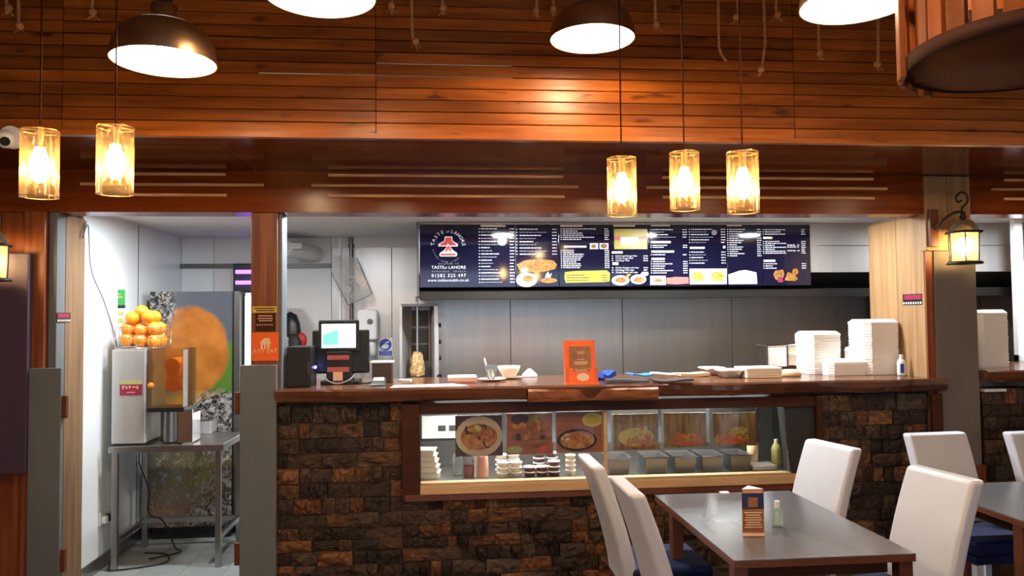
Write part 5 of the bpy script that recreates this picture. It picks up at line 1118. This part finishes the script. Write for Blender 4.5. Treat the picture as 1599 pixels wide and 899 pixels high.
def chair(x, y, ang, lab):
    t = thing('dining_chair', lab, 'chair', (x, y, 0), 'white high-backed dining chairs'); ORIG[t.name] = Vector((0, 0, 0))
    w = .205; n = 8; mb = MB(); prof = []                    # backrest: curved upholstered slab leaning back
    for i in range(n+1):
        f_ = i/n; z = .36+f_*.64; xx = -.175-.02*f_-.155*f_**1.5; prof.append((xx, z))
    poly = [(xx+.03, z) for xx, z in prof] + [(xx-.045, z) for xx, z in prof[::-1]]
    m_ = len(poly); vs = [(a, -w, b_) for a, b_ in poly]+[(a, w, b_) for a, b_ in poly]
    mb.add(vs, [tuple(range(m_)), tuple(range(2*m_-1, m_-1, -1))]+[(i, m_+i, m_+(i+1) % m_, (i+1) % m_) for i in range(m_)]); o = mb.build('backrest', 'chair_white', t, bevel=.02, seg=4)
    for p_ in o.data.polygons: p_.use_smooth = False
    MB().box(-.19, .235, -.215, .215, .40, .485).build('seat', 'chair_blue', t, bevel=.025, seg=4)
    MB().box(-.185, .225, -.205, .205, .355, .40).build('seat_frame', 'chair_blue', t, bevel=.004)
    for sx_ in (-.165, .20):
        for sy_ in (-.18, .18): MB().box(sx_-.021, sx_+.021, sy_-.021, sy_+.021, 0, .36).build('leg', 'chair_white', t, bevel=.003)
    t.rotation_euler = (0, 0, ang); return t
def chair_top(cx_, cy_, ang, lab): off = .355; return chair(cx_+off*math.cos(ang), cy_+off*math.sin(ang), ang, lab)
chair_top(.785, 4.06, 0, 'white high-backed chair left of the table, nearer the counter')
chair_top(.83, 3.45, 0, 'white high-backed chair left of the table, nearer the viewer')
chair_top(2.29, 4.36, math.pi+.22, 'white chair right of the table, in front of the case end')
chair_top(2.39, 3.50, math.pi+.16, 'white chair right of the table, nearest the lower right corner')
chair_top(3.125, 4.66, -math.pi/2+.06, 'white chair in front of the stone between counter end and second table')
chair_top(3.77, 4.62, -math.pi/2+.06, 'white chair cut by the right edge at the second table')
# tent card, hand gel, small card
a = atz(1176, 838, .75); tcx, tcy = a.x, a.y
tc_ = thing('tent_card', 'orange and navy tent card standing on the dining table', 'menu card', (tcx, tcy+.03, .75))
a1 = Vector((tcx-.048, tcy+.004)); b1 = Vector((tcx+.052, tcy-.004)); c1 = Vector((tcx+.012, tcy+.075)); H_ = .215
MB().zprism([a1, b1, c1], .75, .75+H_).build('body', 'card_orange', tc_); MB().zprism([a1, b1, c1], .75+H_, .75+H_+.001).build('top_flap', 'paper', tc_)
def tcp(nm, m, z0, z1, lift=.001, ins=.0):
    d_ = (b1-a1); n_ = Vector((d_.y, -d_.x)).normalized()*lift; p0 = a1+d_*ins+n_; p1 = b1-d_*ins+n_
    MB().zprism([p0, p1, p1-n_*.5, p0-n_*.5], .75+z0, .75+z1).build(nm, m, tc_)
tcp('navy_print', 'navy_flat', .125, .196); tcp('crest_print', 'leaflet', .135, .178, .002, .28); tcp('head_print', 'sauce_pink', .198, .211, .002, .06); tcp('text_block', 'leaflet', .035, .120, .002, .07)
tcp('foot_print', 'peach_print', .004, .018, .002)
for i in range(7): tcp('text_line', 'peach_print', .042+i*.011, .046+i*.011, .003, .1+.04*(i % 3))
a = atz(1217, 824, .75); hg = thing('hand_gel', 'clear hand gel bottle with white cap on the dining table', 'bottle', (a.x, a.y+.02, .75))
MB().lathe((a.x, a.y+.02, .75), [(.001, 0), (.024, 0), (.026, .004), (.026, .078), (.022, .086), (.010, .09), (.001, .09)], 20, sy=.62).build('body', 'gel', hg)
MB().lathe((a.x, a.y+.02, .75), [(.0262, .074), (.029, .078), (.0262, .083)], 20, sy=.7).build('collar', 'clear', hg)
MB().cyl((a.x, a.y+.02, .84), (a.x, a.y+.02, .872), .0125, n=16).build('cap', 'white_plastic', hg)
MB().box(a.x-.006, a.x+.018, a.y+.0025, a.y+.004, .765, .82).build('label_print', 'gel_label', hg)
a = atz(1131, 769, .75); MB().box(a.x-.025, a.x+.025, a.y-.02, a.y+.02, .75, .754).build('white_card', 'paper', label='tiny white card lying flat at the far table edge', cat='card')
# ================================================================== LAMPS
dome_prof = [(.200, 0), (.199, .03), (.190, .075), (.168, .115), (.130, .145), (.085, .162), (.055, .168)]
def dome(px, py, wpx, lab, power=P_DOME, pos=None):
    c = pos or atd(px, py, .40*FPX/wpx); t = thing('dome_pendant', lab, 'pendant lamp', c, 'metal dome pendants'); x, y, z = c
    MB().lathe(c, dome_prof + [(.052, .175), (.050, .23), (.036, .24), (.001, .24)], 40).build('shade', 'dome_metal', t)
    MB().lathe(c, [(.200, 0), (.202, .003), (.197, .004)] , 40, closed=True).build('rim', 'dome_metal', t)
    MB().lathe(c, [(r-.004, zz+.002) for r, zz in dome_prof]+[(.001, .169)], 40).build('reflector', 'dome_inner', t)
    MB().lathe(c, [(.03, .24), (.03, .30), (.012, .32), (.001, .32)], 16).build('cap', 'iron', t)
    MB().cyl((x, y, z+.31), (x, y, 4.2), .004, n=6).build('cord', 'iron', t); MB().cyl((x, y, 4.16), (x, y, 4.2), .05).build('rose', 'iron', t)
    MB().sphere((x, y, z+.075), .045, 16, 10).build('bulb', 'dome_bulb', t)
    light('POINT', 'dome_glow', (0, 0, .02), power, WARM2, t, size=.05)
dome(256, 98, 156, 'metal dome pendant above the doorway'); dome(500, -4, 172, 'metal dome pendant cut by the top edge over the till'); dome(925, 62, 132, 'smallest-looking metal dome pendant above the menu board'); dome(1337, 8, 168, 'metal dome pendant cut by the top edge beside the slatted drum')
for x, y, z, lab in ((.87, 1.8, 2.95, 'metal dome pendant out of view over the aisle above the viewer'), (2.9, 1.75, 2.95, 'metal dome pendant out of view over the right-hand tables'), (4.5, 1.9, 2.95, 'metal dome pendant out of view by the right wall'), (-1.4, .4, 2.9, 'metal dome pendant out of view on the left'), (1.8, -1.6, 2.9, 'metal dome pendant out of view near the front window')):
    dome(0, 0, 0, lab, P_DOME*.8, pos=Vector((x, y, z)))  # unseen pendants, added for their light and reflections
def glass_pendant(px, py, wpx, lab, rz=0):
    c = atd(px, py, .122*FPX/wpx); x, y, z = c; h = .235; t = thing('glass_pendant', lab, 'pendant lamp', (x, y, z-h/2), 'fluted glass pendants'); z0 = z-h/2
    n = 48; vs = []; fs = []
    for k, zz in enumerate((0, .006, h-.006, h)):
        for i in range(n):
            r = (.0615 if i % 4 < 2 else .0560) if k in (1, 2) else .060; a_ = 2*math.pi*i/n; vs.append((x+r*math.cos(a_), y+r*math.sin(a_), z0+zz))
    fs = [(k*n+i, k*n+(i+1) % n, (k+1)*n+(i+1) % n, (k+1)*n+i) for k in range(3) for i in range(n)]
    MB().add(vs, fs, True).build('glass_shade', 'amber_glass', t)
    for zz in (0, h): MB().lathe((x, y, z0+zz), [(.0585, -.0012), (.0622, -.0012), (.0622, .0012), (.0585, .0012)], 32, closed=True).build('rim', 'brass', t)
    MB().cbox((x, y, z0+h+.002), (.122, .016, .003), rz=.5+rz).cbox((x, y, z0+h+.002), (.122, .016, .003), rz=2.07+rz).build('holder', 'brass', t)
    MB().cyl((x, y, z0+h), (x, y, z0+h-.06), .016).build('socket', 'brass', t)
    MB().lathe((x, y, z0+.06), [(.001, -.01), (.02, .0), (.033, .03), (.032, .06), (.020, .10), (.013, .125)], 16).build('bulb', 'bulb', t)
    MB().cyl((x, y, z0+h+.002), (x, y, 4.2), .0032, n=6).build('cord', 'cord', t); MB().cyl((x, y, 4.17), (x, y, 4.2), .045).build('rose', 'iron', t)
    light('POINT', 'pendant_glow', (0, 0, .11), P_CYL, WARM, t, size=.03)
for i, (px, py, w, lab) in enumerate(((62, 256, 54, 'fluted glass pendant at the far left'), (180, 251, 54, 'fluted glass pendant over the doorway, right of the far left one'), (971, 292, 46, 'lowest fluted glass pendant, left of the three over the hatch'), (1069, 283, 46, 'middle fluted glass pendant of the three over the hatch'), (1160, 285, 48.5, 'fluted glass pendant, right of the three over the hatch'))): glass_pendant(px, py, w, lab, i*.3)
# slatted wooden drum lamp
k_ = 2.2; c = atd(1622, 90, k_); dr = thing('slatted_drum', 'round drum of upright wooden slats hanging at the upper right corner', 'drum lamp', c); R = .335
MB().lathe(c, [(.001, 0), (R, 0), (R, .035), (R-.02, .036), (.001, .036)], 56).build('base_disc', 'barrel_base', dr)
MB().lathe(c, [(R, -.004), (R+.006, -.004), (R+.006, .040), (R, .040)], 56, closed=True).build('rim_band', 'barrel_dark', dr)
rnd = random.Random(4); n = 26
for i in range(n):
    a_ = 2*math.pi*i/n; T = Matrix.Translation(c) @ Matrix.Rotation(a_, 4, 'Z') @ Matrix.Translation((R+.016 if 1.9 < a_ < 2.7 else R-.03, 0, 0)) @ Matrix.Rotation(rnd.uniform(-.2, .2), 4, 'Z')
    MB().box(-.009, .009, -.028, .028, -.02 if 1.9 < a_ < 2.7 else .036, .62+rnd.uniform(-.02, .02), T).build('slat', 'barrel', dr, bevel=.002)
for zz in (.20, .46): MB().lathe(c, [(R-.06, zz), (R-.042, zz), (R-.042, zz+.05), (R-.06, zz+.05)], 48, closed=True).build('hoop', 'barrel_dark', dr)
MB().cyl((c.x, c.y, c.z+.03), (c.x, c.y, 4.2), .012).build('hanger', 'iron', dr)
MB().sphere((c.x, c.y, c.z+.22), .05).build('bulb', 'bulb', dr); light('POINT', 'drum_glow', (0, 0, .3), 5, WARM, dr, size=.05)
# ropes hanging in front of the planks
def rope(pts, lab, knot=True, loop=False, Y=3.93, r=.0075):
    P_ = [at(a, b_, Y) for a, b_ in pts]; P_[0] = Vector((P_[0].x, Y, 4.19)) if pts[0][1] <= 0 else P_[0]
    path = sm_path(P_, 8); t = thing('hanging_rope', lab, 'rope', path[-1], 'ropes in front of the planks')
    L_ = [0]
    for i in range(1, len(path)): L_.append(L_[-1]+(path[i]-path[i-1]).length)
    dense = []; m_ = int(L_[-1]/.012)+2
    for k in range(m_+1):
        s_ = L_[-1]*k/m_; i = max(j for j in range(len(L_)) if L_[j] <= s_+1e-9); i = min(i, len(path)-2); f_ = (s_-L_[i])/max(L_[i+1]-L_[i], 1e-6); dense.append((path[i].lerp(path[i+1], f_), s_))
    for q in range(3):
        pp = []
        for p_, s_ in dense: a_ = s_*95+q*2.094; pp.append(p_+Vector((math.cos(a_)*r*.55, math.sin(a_)*r*.55, 0)))
        MB().tube(pp, r*.62, 5).build('strand', 'rope', t)
    e = path[-1]
    if knot:
        MB().lathe(e+Vector((0, 0, -.004)), [(.001, -.016), (.014, -.012), (.02, 0), (.015, .014), (.006, .02)], 10).build('knot', 'rope', t)
        rr = random.Random(int(e.x*1000))
        for _ in range(5): d_ = Vector((rr.uniform(-.03, .03), rr.uniform(-.02, .02), -.03)); MB().tube([e+Vector((0, 0, -.012)), e+d_*.6+Vector((0, 0, -.008)), e+d_*1.2], .0025, 4).build('frayed_end', 'rope', t)
for pts, kn, lab in (([(28, -5), (29, 10), (31, 40)], 1, 'knotted rope above the far left pendant'), ([(8, -5), (10, 0), (14, 12)], 1, 'short rope end in the top left corner'), ([(143, -5), (144, 5), (145, 18)], 1, 'short rope stub left of the doorway dome lamp'),
        ([(645, -5), (643, 30), (649, 64)], 1, 'rope with a looped end between the second dome and the small dome'), ([(612, -5), (612, 2), (611, 8)], 1, 'short rope end just right of the second dome'), ([(690, -5), (691, 4), (692, 12)], 1, 'short frayed rope left of the small dome'), ([(838, -5), (838, 5), (837, 16)], 1, 'short rope beside the left of the small dome'), ([(864, -5), (864, 4), (864, 14)], 1, 'short rope touching the small dome'),
        ([(1022, -5), (1023, 14), (1025, 38)], 1, 'knotted rope right of the small dome'), ([(1123, -5), (1122, 40), (1124, 78), (1134, 95)], 0, 'long bare rope bent at its end'), ([(1151, -5), (1152, 10), (1150, 26)], 1, 'short tufted rope between the two long ropes'), ([(1187, -5), (1194, 40), (1193, 80), (1189, 108)], 1, 'longest rope with a heavy knot'),
        ([(1279, -5), (1278, 50), (1281, 82)], 1, 'rope below the left side of the dome beside the drum'), ([(1371, -5), (1371, 60), (1370, 100)], 1, 'knotted rope below the right side of the dome beside the drum'), ([(1213, -5), (1212, 10), (1214, 22)], 1, 'short tufted rope right of the longest rope')):
    rope(pts, lab, kn)
